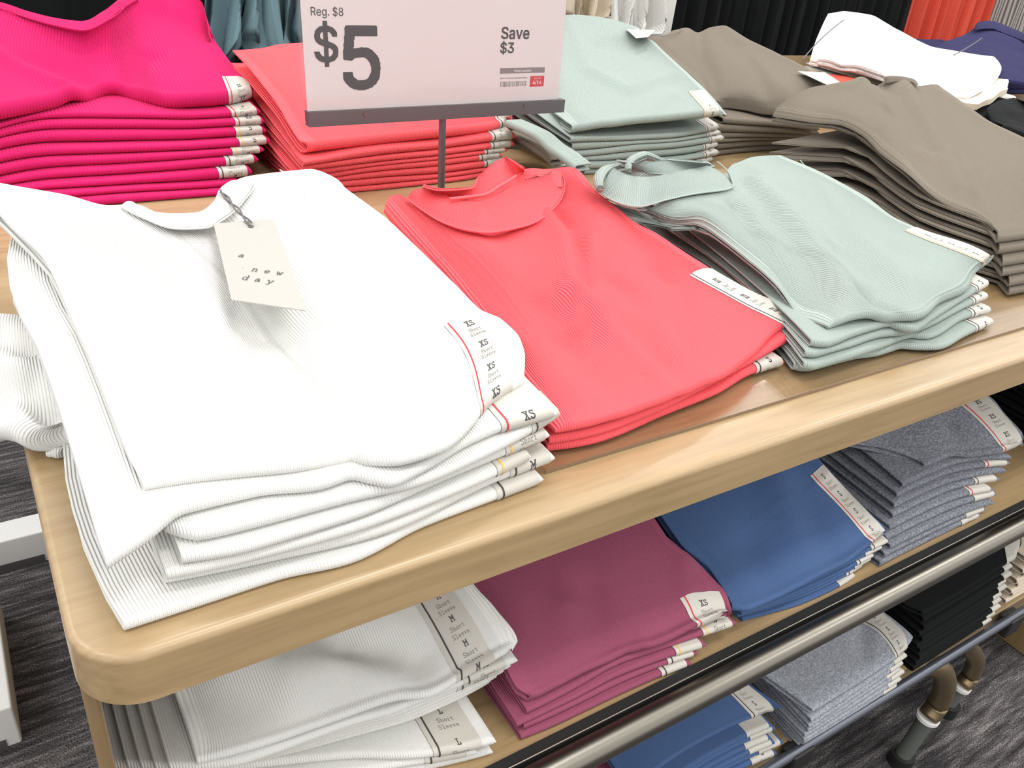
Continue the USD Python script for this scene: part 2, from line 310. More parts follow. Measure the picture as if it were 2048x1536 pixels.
class Fold:
    """A sheet folded over at its front edge: top leaf, round fold, bottom leaf. P is the grid of the top leaf (front first), T the thickness."""
    def __init__(s, P, T, e, gv, gb, rp=None, rpl=None, roll=9, squash=1.0):
        nu = P.shape[0]; s.W = np.linalg.norm(np.diff(P[:, 0], axis=0), axis=1).sum()
        lat = np.r_[0, np.cumsum(np.linalg.norm(np.diff(P[:, 0], axis=0), axis=1))]
        s.lat = lat
        T = np.broadcast_to(T, P.shape[:2]).copy(); P = P.copy()
        k = np.ones(nu)
        if rp: k = np.sqrt(np.clip(1 - np.clip((lat - (s.W - rp)) / rp, 0, 1) ** 2, 0.04, 1))
        if rpl: k = k * np.sqrt(np.clip(1 - np.clip((rpl - lat) / rpl, 0, 1) ** 2, 0.04, 1))
        P[..., 2] -= (T * (1 - k[:, None])) / 2; T = T * k[:, None]
        s.P, s.T, s.e = P, T, e
        D = np.linalg.norm((P[:, -1] - P[:, 0])[:, :2], axis=1)
        s.r = T[:, 0] / 2
        s.v0 = np.clip(s.r * squash / np.maximum(D, 1e-6), 0, 0.3)
        s.gv, s.gb, s.roll, s.squash = gv, gb, roll, squash
        s.out = s.ring(0.0)
        d = np.linalg.norm(np.diff(s.out, axis=1), axis=2).mean(0); p = np.r_[0, np.cumsum(d)]
        s.path = p[len(gv) + roll // 2] - p        # 0 at the foremost line, grows over the top to the back

    def sample(s, A, g):
        nu, nv = A.shape[:2]
        v = s.v0[:, None] + (1 - s.v0[:, None]) * g[None]
        ii = np.broadcast_to(np.arange(nu)[:, None], v.shape)
        if A.ndim == 2: return map_coordinates(A, [ii, v * (nv - 1)], order=1, mode='nearest')
        return np.stack([map_coordinates(A[..., k], [ii, v * (nv - 1)], order=1, mode='nearest') for k in range(3)], -1)

    def ring(s, off):
        off = np.minimum(off, s.T.min(1) * 0.42)[:, None] if off else np.zeros((s.P.shape[0], 1))
        top = s.sample(s.P, s.gv[::-1]); top[..., 2] -= off
        bot = s.sample(s.P, s.gb); bot[..., 2] += off - s.sample(s.T, s.gb)
        c = s.sample(s.P, np.array([0.0]))[:, 0]; c0 = c.copy(); c0[:, 2] -= s.r
        fw = s.P[:, 0] - c; fw[:, 2] = 0; fw /= np.maximum(np.linalg.norm(fw, axis=1, keepdims=True), 1e-9)
        phi = np.radians(np.linspace(90, -90, s.roll + 2)[1:-1])
        rr = s.r[:, None] - off
        rolls = c0[:, None] + fw[:, None] * (rr * s.squash)[..., None] * np.cos(phi)[None, :, None]
        rolls[..., 2] += rr * np.sin(phi)[None]
        return np.concatenate([top, rolls, bot], 1)

    def mesh(s):
        O, I = s.out, s.ring(s.e)
        n, m = O.shape[:2]
        V = [O.reshape(-1, 3), I.reshape(-1, 3)]; Fs = [gridfaces(n, m, True), gridfaces(n, m, False, n * m)]
        st = np.stack(np.broadcast_arrays(s.lat[:, None], s.path[None]), -1).reshape(-1, 2); uv = [st, st]; k = 2 * n * m
        for i, fl in ((0, False), (n - 1, True)):                        # the two side ends
            V.append(np.stack([O[i], I[i]]).reshape(-1, 3)); Fs.append(gridfaces(2, m, fl, k)); k += 2 * m
            uv.append(np.c_[np.tile([0.0, s.e], (m, 1)).T.ravel(), np.tile(s.path, 2)])
        for j, fl in ((0, True), (m - 1, False)):                        # the two rear ends
            V.append(np.stack([O[:, j], I[:, j]]).reshape(-1, 3)); Fs.append(gridfaces(2, n, fl, k)); k += 2 * n
            uv.append(np.c_[np.tile(s.lat, 2), np.tile([0.0, s.e], (n, 1)).T.ravel()])
        return (np.vstack(V), np.vstack(Fs)), np.vstack(uv)

    def normals(s):
        if not hasattr(s, 'N'):
            a, b = np.gradient(s.out, axis=0), np.gradient(s.out, axis=1)
            N = np.cross(a, b); N /= np.maximum(np.linalg.norm(N, axis=-1, keepdims=True), 1e-12)
            if N[:, :3, 2].mean() < 0: N = -N
            s.N = N
        return s.N

    def on(s, l, p, off):
        """Points on the outer face at lateral distance l (from the left end) and path p, lifted by off."""
        iu = np.interp(l, s.lat, np.arange(len(s.lat))); im = np.interp(-np.asarray(p), -s.path, np.arange(len(s.path)))
        g = lambda A: np.stack([map_coordinates(A[..., k], [iu, im], order=1, mode='nearest') for k in range(3)], -1)
        return g(s.out) + g(s.normals()) * np.asarray(off)[..., None] if np.ndim(off) else g(s.out) + g(s.normals()) * off

    def strip(s, l0, l1, p0, p1, off, thick=0.0003, nl=10, npth=30, skew=0.0):
        l, p = np.meshgrid(np.linspace(l0, l1, nl), np.linspace(p0, p1, npth), indexing='ij'); l = l + skew * (p - p0)
        a, b = s.on(l, p, off + thick), s.on(l, p, off)
        n, m = a.shape[:2]; V = np.vstack([a.reshape(-1, 3), b.reshape(-1, 3)])
        f = [gridfaces(n, m, True), gridfaces(n, m, False, n * m)]
        rim = np.r_[np.arange(m), np.arange(1, n) * m + m - 1, (n - 1) * m + np.arange(m - 2, -1, -1), np.arange(n - 2, 0, -1) * m]
        q = np.roll(rim, -1); f += [np.c_[rim, q, q + n * m], np.c_[rim, q + n * m, rim + n * m]]
        t = trimesh.Trimesh(V, np.vstack(f), process=False); t.fix_normals(); return t

    def print_on(s, v, f, l, p, off=0.0006, skew=0.0, p0=0.0):
        q = p + v[:, 1]
        return s.on(l + v[:, 0] + skew * (q - p0), q, off), f

def join(ms):
    V, F, n = [], [], 0
    for v, f in ms: V.append(v); F.append(f + n); n += len(v)
    return np.vstack(V), np.vstack(F)

def sticker(t, fo, w=0.042, m=0.006, p0=-0.006, p1=0.03, line='ink', size='S', first=None, rep=0.0285, text=True, skew=0.0, double=False, hs=0.0058):
    """The paper size strip that wraps over the front fold near the right end of the shirt."""
    l1 = fo.W - m; l0 = l1 - w; p1 = min(p1, fo.path[2])
    s = put(t, 'size_sticker', fo.strip(l0, l1, p0, p1, 0.0004, skew=skew, npth=34), M['paper'], 40, label='cream paper size sticker')
    if line:
        put(s, 'sticker_stripe', fo.strip(l0 + 0.0042, l0 + 0.0056, p0, p1, 0.0008, 0.0002, 3, 34, skew=skew), M[line], 40)
    if not text: return s
    big, small = [], []
    q = p1 - 0.011 if first is None else first
    while q > p0 + 0.001:
        for txt, h, dq, dest, wt in ((size, hs, 0, big, 0.075), ('Short', 0.0036, 0.0075, small, 0.05), ('Sleeve', 0.0036, 0.0135, small, 0.05)):
            qq = q - dq
            if qq > p0 + 0.001 and qq + h < p1 - 0.001:
                tw = len(txt) * h * 0.82
                dest.append(fo.print_on(*typed(txt, h, weight=wt), l0 + (w + 0.006) / 2 - tw / 2, qq, 0.0009, skew, p0))
        q -= rep
    if big: put(s, 'size_lettering', join(big), M['ink'], False)
    if small: put(s, 'sleeve_lettering', join(small), M['greyink'], False)
    return s

def ugrid(n, edge=0.03):
    u = np.linspace(0, 1, n + 1); return np.unique(np.r_[u, np.linspace(1 - edge, 1, 7), np.linspace(0, edge * 0.6, 4)])

def inner_leaf(t, P, T, e, mat, seed, n=14, upto=0.45):
    """The rolled-in layers seen in the open side of the fold."""
    rng = np.random.default_rng(seed); nu = P.shape[0]; k = max(6, int(nu * upto))
    Tn = T - 2 * e - 0.0006
    if Tn.min() < 0.0012: return
    Q = P[:k].copy(); Q[..., 2] -= e + 0.0003
    back = (Q[:, -1] - Q[:, 0]); d = np.linalg.norm(back[:, :2], axis=1)[:, None]
    v = np.linspace(0, 1, Q.shape[1]); pull = (e + rng.uniform(0.001, 0.005)) / d
    vi = pull + (1 - pull) * v[None]
    Q = np.stack([map_coordinates(Q[..., c], [np.broadcast_to(np.arange(k)[:, None], vi.shape), vi * (Q.shape[1] - 1)], order=1, mode='nearest') for c in range(3)], -1)
    Q += (Q[1] - Q[0])[None] / np.linalg.norm(Q[1, 0] - Q[0, 0]) * 0 
    sh = Q[-1, :1] - Q[0, :1]; sh = sh / np.linalg.norm(sh) * rng.uniform(-0.002, 0.006); Q = Q + sh
    f = Fold(Q, Tn[:k], Tn.min() * 0.33, np.linspace(0, 0.97, n) ** 1.5, np.linspace(0, 0.97, 6), roll=7)
    me, uv = f.mesh(); put(t, 'inner_fold', me, mat, True, uv)

ORD = ['top', 'second from top', 'third from top', 'fourth from top', 'fifth from top', 'sixth from top', 'seventh from top', 'eighth from top', 'ninth from top', 'tenth from top']
SHIRTS = {}

class Stack:
    """A pile of folded shirts. Interface i lies at height H(i, x, y); the pile is thicker at the back, where sleeves and collars are folded in."""
    def __init__(s, key, mat, where, n, z0, y0, depth, tf, tb, amp=0.0015, seed=1, colour=None, noisescale=9.0):
        s.key, s.mat, s.where, s.n, s.z0, s.y0, s.depth, s.tf, s.tb, s.amp, s.seed, s.ns = key, mat, where, n, z0, y0, depth, tf, tb, amp, seed, noisescale
        s.colour = colour or key.split('_')[-1]; s.group = 'folded T-shirts of the ' + where
    def t(s, y):
        d = np.clip((y - s.y0) / s.depth, 0, 1)
        return s.tf + (s.tb - s.tf) * d
    def H(s, i, x, y):
        if i <= 0: return np.full(np.shape(x), s.z0)
        w = (meshkit.noise(np.stack([np.asarray(x) * s.ns, np.asarray(y) * s.ns, np.full(np.shape(x), i * 0.55)], -1), s.seed) - 0.5) * 2
        return s.z0 + i * s.t(y) + w * s.amp * min(1.0, 0.5 + 0.25 * i)
    def layer(s, i, F, depth=None, dl=0.0, dr=0.0, stick=None, mat=None, what='', e=0.0019, nu=40, R=(), Lc=(), inner=True, B=None, extra=''):
        """Shirt i counted from the bottom (0); F is its front line, left to right."""
        F = np.asarray(F, float); depth = depth or s.depth
        if B is None: B = np.stack([F[0] + [dl, depth, 0], F[-1] + [dr, depth, 0]]); B[:, 1] = s.y0 + depth
        F2, B2 = F.copy(), np.asarray(B, float).copy(); F2[:, 2] = 0; B2[:, 2] = 0
        u = ugrid(nu); v = np.linspace(0, 1, 24)
        P = coons(F2, [(*p[:2], 0) for p in R], B2, [(*p[:2], 0) for p in Lc], u, v)
        lo, hi = s.H(i, P[..., 0], P[..., 1]), s.H(i + 1, P[..., 0], P[..., 1])
        P[..., 2] = hi - 0.0002; T = np.maximum(hi - lo - 0.0004, 0.0025)
        gv = np.linspace(0, 1, 13) ** 1.5; gb = np.linspace(0, 1, 7) ** 1.5
        fo = Fold(P, T, e, gv, gb, rp=min(0.006, T.max() * 0.8))
        loc = P[:, 0].mean(0); loc[2] -= T.mean()
        r = s.n - 1 - i
        lab = '%s T-shirt %s of the %s' % (s.colour, ORD[r] if i else 'lowest', s.where)
        if extra: lab += ', ' + extra
        t = thing('folded_shirt', lab, 'shirt', s.group, loc)
        me, uv = fo.mesh(); put(t, 'body', me, mat or s.mat, True, uv)
        if inner: inner_leaf(t, fo.P, fo.T, e, mat or s.mat, s.seed * 50 + i)
        if stick is not None: sticker(t, fo, **stick)
        return t, fo

def hero(name, label, group, mat, F, R, B, Lc, T=(0.009, 0.013), e=0.0021, lines=(), fbm=(0.0025, 7.0), seed=0, nu=110, nv=110, rp=0.007, rpl=None, stick=None, inner=True, cat='shirt', keep=(0.08, 0.9), squash=1.0):
    """A shirt whose whole upper face shows: its outline is given as four lines in space, its creases as ridges."""
    u, v = ugrid(nu), np.linspace(0, 1, nv + 1)
    P = relax(coons(F, R, B, Lc, u, v))
    U, V = np.meshgrid(u, v, indexing='ij')
    P[..., 2] += fbm[0] * 2 * (meshkit.fbm(np.stack([P[..., 0] * fbm[1], P[..., 1] * fbm[1], np.full(U.shape, seed * 1.7)], -1), 3, seed) - 0.5) * np.clip(V * 8, 0.25, 1)
    wrinkle(P, T, lines)
    Tt = T[0] + (T[1] - T[0]) * V
    fo = Fold(P, Tt, e, np.linspace(0, 1, nv) ** 1.25, np.linspace(0, 1, 14) ** 1.5, rp=rp, rpl=rpl, roll=13, squash=squash)
    loc = P[:, 0].mean(0); loc[2] -= T[0]
    t = thing(name, label, cat, group, loc)
    me, uv = fo.mesh(); put(t, 'body', me, mat, True, uv)
    if inner: inner_leaf(t, fo.P, fo.T, e, mat, seed + 7, 20, 0.25)
    if stick is not None:
        for k in (stick if isinstance(stick, list) else [stick]): sticker(t, fo, **k)
    return t, fo

def band(t, name, low, high, mat, thick=0.0022, bulge=0.002, n=70, m=9, label=None):
    """A ribbed collar band between two lines in space."""
    a, b = smoothline(low, n), smoothline(high, n)
    w = np.linspace(0, 1, m)
    P = a[:, None] * (1 - w)[None, :, None] + b[:, None] * w[None, :, None]
    N = np.cross(np.gradient(P, axis=0), np.gradient(P, axis=1)); N /= np.maximum(np.linalg.norm(N, axis=-1, keepdims=True), 1e-9)
    if N[..., 2].mean() < 0: N = -N
    P = P + N * bulge * np.sin(np.pi * w)[None, :, None]
    Q = P - N * thick
    lat = np.r_[0, np.cumsum(np.linalg.norm(np.diff(a, axis=0), axis=1))]
    st = np.stack(np.broadcast_arrays(lat[:, None], w[None] * 0.03), -1).reshape(-1, 2)
    V = np.vstack([P.reshape(-1, 3), Q.reshape(-1, 3)])
    f = [gridfaces(n, m), gridfaces(n, m, True, n * m)]
    rim = np.r_[np.arange(m), np.arange(1, n) * m + m - 1, (n - 1) * m + np.arange(m - 2, -1, -1), np.arange(n - 2, 0, -1) * m]
    q = np.roll(rim, -1); f += [np.c_[rim, q + n * m, q], np.c_[rim, rim + n * m, q + n * m]]
    return put(t, name, (V, np.vstack(f)), mat, True, np.vstack([st, st]), label)

def seam(t, line, mat, r=0.0007, n=80, name='collar_seam', lift=0.0):
    p = smoothline(line, n); p[:, 2] += lift
    return put(t, name, tube(p, r, 6), mat, True)

def lerp(a, b, t): return np.asarray(a) * (1 - t) + np.asarray(b) * t
# ------------------------------------------------------------------ the setting
tag(put(None, 'floor', bx((-4.5, -3.5, -0.05), (7.5, 6.0, 0.0)), M['carpet'], False), 'dark charcoal carpet with pale streaks', None, None, 'structure')
tag(put(None, 'wall_back', bx((-4.5, 6.0, 0.0), (7.5, 6.1, 4.0)), plain('wall_paint', (0.3,0.3,0.29), 0.8), False), 'pale grey store wall', None, None, 'structure')

# ------------------------------------------------------------------ the display table
TZ = 0.85; S2 = 0.585; S3 = 0.297
def round_slab(x0, x1, y0, y1, z0, z1, R, f):
    pts = []
    prof = [(z1 - f + f * math.sin(a), R - f + f * math.cos(a)) for a in np.radians(np.linspace(90, 0, 6))] + [(z0 + 0.002, R), (z0, R - 0.002)]
    for cx, cy, a0 in ((x0 + R, y0 + R, 180), (x1 - R, y0 + R, 270), (x1 - R, y1 - R, 0), (x0 + R, y1 - R, 90)):
        for a in np.radians(np.linspace(a0, a0 + 90, 16)):
            for z, r in prof: pts.append((cx + r * math.cos(a), cy + r * math.sin(a), z))
    return trimesh.convex.convex_hull(np.array(pts))
TX = 1.62; TY = 1.12
table = thing('display_table', 'light maple store display table with two shelves below and metal front rails', 'display table', None, (0, 0, 0))
put(table, 'tabletop', round_slab(-0.004, TX, 0, TY, TZ - 0.039, TZ, 0.036, 0.006), M['wood'], 25)
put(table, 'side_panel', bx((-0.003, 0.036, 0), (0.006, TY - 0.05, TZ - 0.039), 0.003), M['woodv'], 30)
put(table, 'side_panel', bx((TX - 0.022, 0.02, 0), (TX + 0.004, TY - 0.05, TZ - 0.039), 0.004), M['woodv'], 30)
put(table, 'shelf_board', bx((0.003, 0.004, S2 - 0.026), (TX - 0.022, TY - 0.06, S2), 0.002), M['wood'], 30)
put(table, 'shelf_board', bx((0.003, 0.010, S3 - 0.026), (TX - 0.022, TY - 0.06, S3), 0.002), M['wood'], 30)
put(table, 'shelf_edge_channel', bx((0.03, -0.0075, S2 - 0.022), (TX - 0.03, 0.0038, S2 + 0.004), 0.001), M['darkmetal'], 30)
put(table, 'shelf_edge_lip', tube([(0.03, -0.0066, S2 + 0.0042), (TX - 0.03, -0.0066, S2 + 0.0042)], 0.0011, 8), M['tubemetal'], True, label='thin bright metal lip')
put(table, 'front_rail', tube([(0.02, -0.0195, S2 - 0.0075), (TX - 0.02, -0.0195, S2 - 0.0075)], 0.0135, 32), M['tubemetal'], 40, label='brushed nickel tube rail')
put(table, 'front_rail', tube([(0.02, -0.007, S3 + 0.002), (TX - 0.02, -0.007, S3 + 0.002)], 0.0068, 20), plain('satin_grey_tube', lin(95, 99, 108), 0.35, 0.7), 40, label='thin grey tube rail')
for x in (0.76, 1.27):
    put(table, 'rail_bracket', bx((x - 0.02, -0.017, S3 - 0.03), (x + 0.02, 0.006, S3 + 0.006), 0.003), M['darkmetal'], 30, label='dark rail bracket')
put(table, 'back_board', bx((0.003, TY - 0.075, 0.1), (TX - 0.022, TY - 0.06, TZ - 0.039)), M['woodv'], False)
for k, pts in enumerate(([(1.0591, -0.004, 0.2999), (1.1023, -0.004, 0.2591), (1.1536, -0.004, 0.1926), (1.1649, -0.004, 0.146), (1.1525, -0.004, 0.121)], [(1.228, 0.024, 0.2383), (1.2815, 0.024, 0.1897), (1.3323, 0.024, 0.1268), (1.3431, 0.024, 0.0856), (1.3263, 0.024, 0.0682)])):
    pts = np.array(pts); pts[0, 1] += 0.03; pts[1, 1] += 0.012; pts[0, 2] = S3 - 0.028
    lg = put(table, 'curved_leg', tube(pts, 0.0165 - 0.0015 * k, 20, 40), M['bronze'], True, label='curved bronze tube leg')
    end = pts[-1]; dirv = pts[-1] - pts[-2]; dirv /= np.linalg.norm(dirv); dirv = lerp(dirv, (0.05, 0.05, -1), 0.8); dirv /= np.linalg.norm(dirv)
    put(lg, 'leg_collar', tube([end - dirv * 0.003, end + dirv * 0.003], 0.0185 - 0.0015 * k, 24), M['fixturewhite'], 40, label='white ring')
    L_ = (end[2] - 0.02) / -dirv[2]
    put(lg, 'leg_foot', tube([end + dirv * 0.002, end + dirv * L_], 0.0130 - 0.001 * k, 18), M['footgrey'], 40, label='dark grey foot')
    put(lg, 'floor_glide', tube([(end + dirv * L_) * (1, 1, 0) + (0, 0, 0.0), (end + dirv * L_) * (1, 1, 0) + (0, 0, 0.024)], 0.02, 18), M['darkmetal'], 40)

# clear acrylic sheet laid on the table under the front stacks
ac = thing('acrylic_sheet', 'clear acrylic sheet lying on the table top under the coral, mint and taupe stacks', 'acrylic sheet', None, (0.31, 0.042, TZ))
put(ac, 'sheet', bx((0.31, 0.042, TZ + 0.0004), (TX - 0.05, 0.48, TZ + 0.003)), M['acrylic'], False)
put(ac, 'front_edge', bx((0.31, 0.0412, TZ + 0.0004), (TX - 0.05, 0.0419, TZ + 0.0032)), M['acrylicedge'], False, label='polished front edge')

# ------------------------------------------------------------------ price sign on its post
SL = np.array((0.3054, 0.5, 0.9932)); SD = np.array((0.99831, 0.05817, 0.0)); SN = np.array((0.05817, -0.99831, 0.0)); SU = np.array((-0.05, 0, 1.0))
SW = 0.337
sign = thing('price_sign', 'white five dollar price sign in grey metal holder on a thin post', 'price sign', None, (SL[0] + 0.167, 0.51, TZ))
def on_sign(v, off):          # millimetres along the bar, millimetres above its top, lift in metres
    v = np.asarray(v, float); return SL + v[:, :1] / 1000 * SD + v[:, 1:2] / 1000 * SU + (np.asarray(off) if np.ndim(off) else off) * SN
def sbox3(x0, x1, y0, y1, n0, n1):
    c = np.array([(x, y) for x in (x0, x1) for y in (y0, y1)] * 2); o = np.repeat([n0, n1], 4)[:, None]
    return trimesh.convex.convex_hull(on_sign(c, o))
def sflat(poly, off): v, f = tri2d(poly); return on_sign(v, off), f
put(sign, 'sign_holder', sbox3(0, 337, -15.2, -0.0, -0.010, 0.0), M['greymetal'], False, label='grey painted metal channel')
for x, y in ((63, -5), (274.6, -4)):
    put(sign, 'screw', trimesh.convex.convex_hull(on_sign(np.array([(x + 2.1 * math.cos(a), y + 2.1 * math.sin(a)) for a in np.linspace(0, 6.1, 12)] * 2), np.repeat([-0.001, 0.0007], 12)[:, None])), M['tubemetal'], 30)
paper = put(sign, 'sign_card', sbox3(1, 328.5, -1, 175, -0.0050, -0.0042), M['signpaper'], False, label='white price card')
put(sign, 'acrylic_sleeve', sbox3(-2.6, 332, -1, 177, -0.0037, -0.0024), M['sleeve'], False, label='clear sleeve over the card')
put(sign, 'acrylic_sleeve', sbox3(-2.6, 332, -1, 177, -0.0080, -0.0062), M['sleeve'], False, label='clear sleeve behind the card')
put(sign, 'post', tube([tuple(SL + 0.1635 * SD - 0.006 * SN - 0.014 * SU), tuple((SL + 0.1635 * SD - 0.006 * SN) + SU * -(SL[2] - TZ - 0.004))], 0.0042, 16), M['greymetal'], 40)
pb = (SL + 0.1635 * SD - 0.006 * SN) + SU * -(SL[2] - TZ - 0.004)
put(sign, 'base_plate', bx((pb[0] - 0.045, pb[1] - 0.035, TZ), (pb[0] + 0.045, pb[1] + 0.035, TZ + 0.0045), 0.001), M['greymetal'], 30)
def fit(text, x0, x1, y0, y1, bold):
    m = meshkit.text_mesh(text, 0.1, 0.001, bold); v = m.vertices; keep = np.abs(m.face_normals[:, 2] - 1) < 0.01
    f = m.faces[keep]; a, b = v[:, :2].min(0), v[:, :2].max(0)
    w = (v[:, :2] - a) / (b - a) * (np.array([x1 - x0, y1 - y0])) + (x0, y0)
    return on_sign(w, -0.0039), f
SO = -0.00405
for nm, tx, b, mt in (('reg_price_lettering', 'Reg. $8', (10.8, 45, 88.6, 99.6, False), 'signink'), ('dollar_mark', '$', (11.9, 38.2, 43, 86.3, True), 'signink'), ('price_numeral', '5', (42, 85.6, 19.1, 82.4, True), 'signink'),
                      ('save_lettering', 'Save', (238, 277.8, 69.4, 82.8, True), 'signink'), ('save_amount', '$3', (237.4, 256.9, 53.0, 67.6, True), 'signink')):
    put(paper, nm, fit(tx, *b), M[mt], False)
put(paper, 'location_bar', sflat(sbox(239, 32, 304.3, 38.1), SO), M['signgrey'], False)
put(paper, 'location_lettering', fit('Home Location', 259, 284, 33.6, 36.3, True), M['signwhite'], False)
rng = np.random.default_rng(5); bars = []; x = 240.3
while x < 278:
    w = rng.choice([0.35, 0.5, 0.9]); bars.append(sbox(x, 17.2, x + w, 23.1)); x += w + rng.choice([0.4, 0.6, 1.0])
put(paper, 'barcode', sflat(unary_union(bars), SO), M['greyink'], False)
marks = []; x = 240
while x < 279: marks.append(sbox(x, 25.9 + rng.uniform(0, .4), x + rng.uniform(.5, 1.1), 27.6 - rng.uniform(0, .4))); x += rng.uniform(1.2, 1.7)
put(paper, 'small_print', sflat(unary_union(marks), SO), M['signgrey'], False)
put(paper, 'date_box', sflat(sbox(283.4, 16.2, 304.4, 28.4), SO), M['signred'], False)
put(paper, 'date_lettering', fit('4/16', 287.3, 300.4, 18.4, 23.2, True), M['signwhite'], False)
put(paper, 'date_range_lettering', fit('4/10 to', 289, 299.5, 24.5, 26.6, False), M['signwhite'], False)

# ------------------------------------------------------------------ front stacks on the table top
def up(pts, dz): p = np.array(pts, float); p[:, 2] += dz; return p
def flat(pts, z): p = np.array(pts, float); p[:, 2] = z; return p

# white stack
A_ = Stack('A', M['white'], 'front left white stack', 7, TZ, 0.03, 0.36, 0.0088, 0.0145, 0.0012, 3, 'white ribbed')
A_.layer(0, [(0.0234, 0.0177, 0.85), (0.0616, 0.0179, 0.85), (0.104, 0.0185, 0.85), (0.1481, 0.0133, 0.85), (0.2042, 0.0243, 0.85), (0.2638, 0.0287, 0.85), (0.3012, 0.0317, 0.85)], dl=0.02, Lc=[(0.0176, 0.055, 0.855), (0.0138, 0.1149, 0.855), (0.0149, 0.1601, 0.855), (0.0178, 0.1855, 0.855)], stick=dict(line='ink', size='M', first=-0.012, w=0.036, m=0.004), extra='black striped sticker')
A_.layer(1, [(0.0482, 0.0339, 0.859), (0.0983, 0.0267, 0.859), (0.1703, 0.0196, 0.859), (0.2671, 0.0358, 0.859), (0.3152, 0.0395, 0.859)], stick=dict(line='ink', size='M', first=-0.002, w=0.036, m=0.004), extra='sticker reading M')
A_.layer(2, [(0.0483, 0.027, 0.868), (0.0914, 0.0217, 0.868), (0.1505, 0.0193, 0.868), (0.2218, 0.0254, 0.868), (0.2924, 0.0383, 0.868)], stick=dict(line='gold', text=False, w=0.03, m=0.002))
A_.layer(3, [(0.0571, 0.0267, 0.876), (0.0951, 0.0203, 0.876), (0.1512, 0.0212, 0.876), (0.2251, 0.0327, 0.876), (0.311, 0.0443, 0.876)], stick=dict(line='gold', size='S', first=0.009, w=0.036, m=0.004), extra='gold striped sticker')
A_.layer(4, [(0.0537, 0.0437, 0.884), (0.0684, 0.0304, 0.884), (0.098, 0.0283, 0.884), (0.1537, 0.0272, 0.884), (0.1951, 0.0239, 0.884), (0.2422, 0.031, 0.884), (0.3249, 0.0531, 0.884)], stick=dict(line='ink', text=False, w=0.03, m=0.002))
A_.layer(5, [(0.0207, 0.018, 0.893), (0.0428, 0.0303, 0.893), (0.0653, 0.0433, 0.893), (0.1028, 0.0421, 0.893), (0.1405, 0.0339, 0.893), (0.1572, 0.0357, 0.893), (0.1699, 0.0257, 0.893), (0.1788, 0.02, 0.893), (0.1953, 0.0238, 0.893), (0.2458, 0.0395, 0.893), (0.2709, 0.0431, 0.893), (0.314, 0.0432, 0.893)], Lc=[(0.02, 0.0474, 0.9), (0.0199, 0.0941, 0.9), (0.0192, 0.1485, 0.9), (0.016, 0.2312, 0.9), (0.0097, 0.2832, 0.92)], stick=dict(line='red', size='XS', first=0.002, p1=0.04, w=0.042, m=0.004), nu=90, e=0.0026, extra='red striped sticker')
tagw = dict(line='red', size='XS', first=0.088, p0=-0.004, p1=0.100, w=0.043, m=0.012, skew=0.06, hs=0.0062)
t, fo = hero('folded_shirt', 'white ribbed T-shirt with hang tag, top of the front left white stack', A_.group, M['white'],
    up([(0.0483, 0.0619, 0.904), (0.0702, 0.0592, 0.904), (0.0967, 0.0527, 0.904), (0.1343, 0.0447, 0.904), (0.1615, 0.0461, 0.904), (0.1686, 0.0342, 0.904), (0.1883, 0.021, 0.904), (0.2142, 0.025, 0.904), (0.248, 0.0451, 0.904), (0.2658, 0.0604, 0.904), (0.3054, 0.0758, 0.904)], 0.008),
    [(0.3135, 0.0871, 0.914), (0.3293, 0.1135, 0.916), (0.3361, 0.1373, 0.918), (0.3352, 0.1564, 0.92), (0.3252, 0.1737, 0.9225), (0.322, 0.2104, 0.929), (0.3187, 0.2404, 0.935), (0.315, 0.312, 0.945)],
    [(0.0018, 0.4708, 0.958), (0.0216, 0.4488, 0.958), (0.064, 0.406, 0.958), (0.0935, 0.371, 0.958), (0.1103, 0.3702, 0.958), (0.1266, 0.3394, 0.958), (0.1485, 0.3345, 0.958), (0.1675, 0.3538, 0.958), (0.1835, 0.3879, 0.958), (0.2195, 0.4209, 0.958), (0.2805, 0.4306, 0.958), (0.2963, 0.382, 0.958)],
    [(0.0458, 0.0903, 0.914), (0.0445, 0.1229, 0.92), (0.0435, 0.1706, 0.925), (0.0411, 0.2265, 0.93), (0.0353, 0.3065, 0.945), (0.0195, 0.3647, 0.95), (0.0063, 0.3937, 0.955)],
    T=(0.0085, 0.013), e=0.0026, nu=130, nv=120, seed=11, fbm=(0.0035, 6.0), stick=tagw,
    lines=[([(0.0091, 0.3872, 0.955), (0.0457, 0.3512, 0.955), (0.0933, 0.3221, 0.955), (0.122, 0.2589, 0.955), (0.1278, 0.1896, 0.955), (0.127, 0.1215, 0.955)], 0.006, 0.011), ([(0.0273, 0.3708, 0.953), (0.0863, 0.3052, 0.953), (0.1144, 0.2426, 0.953), (0.1187, 0.1809, 0.953), (0.1179, 0.1221, 0.953)], -0.005, 0.010), ([(0.1491, 0.1737, 0.94), (0.1529, 0.1061, 0.94), (0.1655, 0.0564, 0.94)], -0.005, 0.03),
           ([(0.1585, 0.0392, 0.915), (0.1526, 0.0558, 0.915), (0.1347, 0.075, 0.915)], -0.003, 0.02), ([(0.1837, 0.0172, 0.915), (0.2074, 0.0379, 0.915), (0.2265, 0.0542, 0.915)], 0.003, 0.02), ([(0.1769, 0.3231, 0.955), (0.1597, 0.2045, 0.955), (0.1437, 0.1152, 0.955)], -0.004, 0.025)])
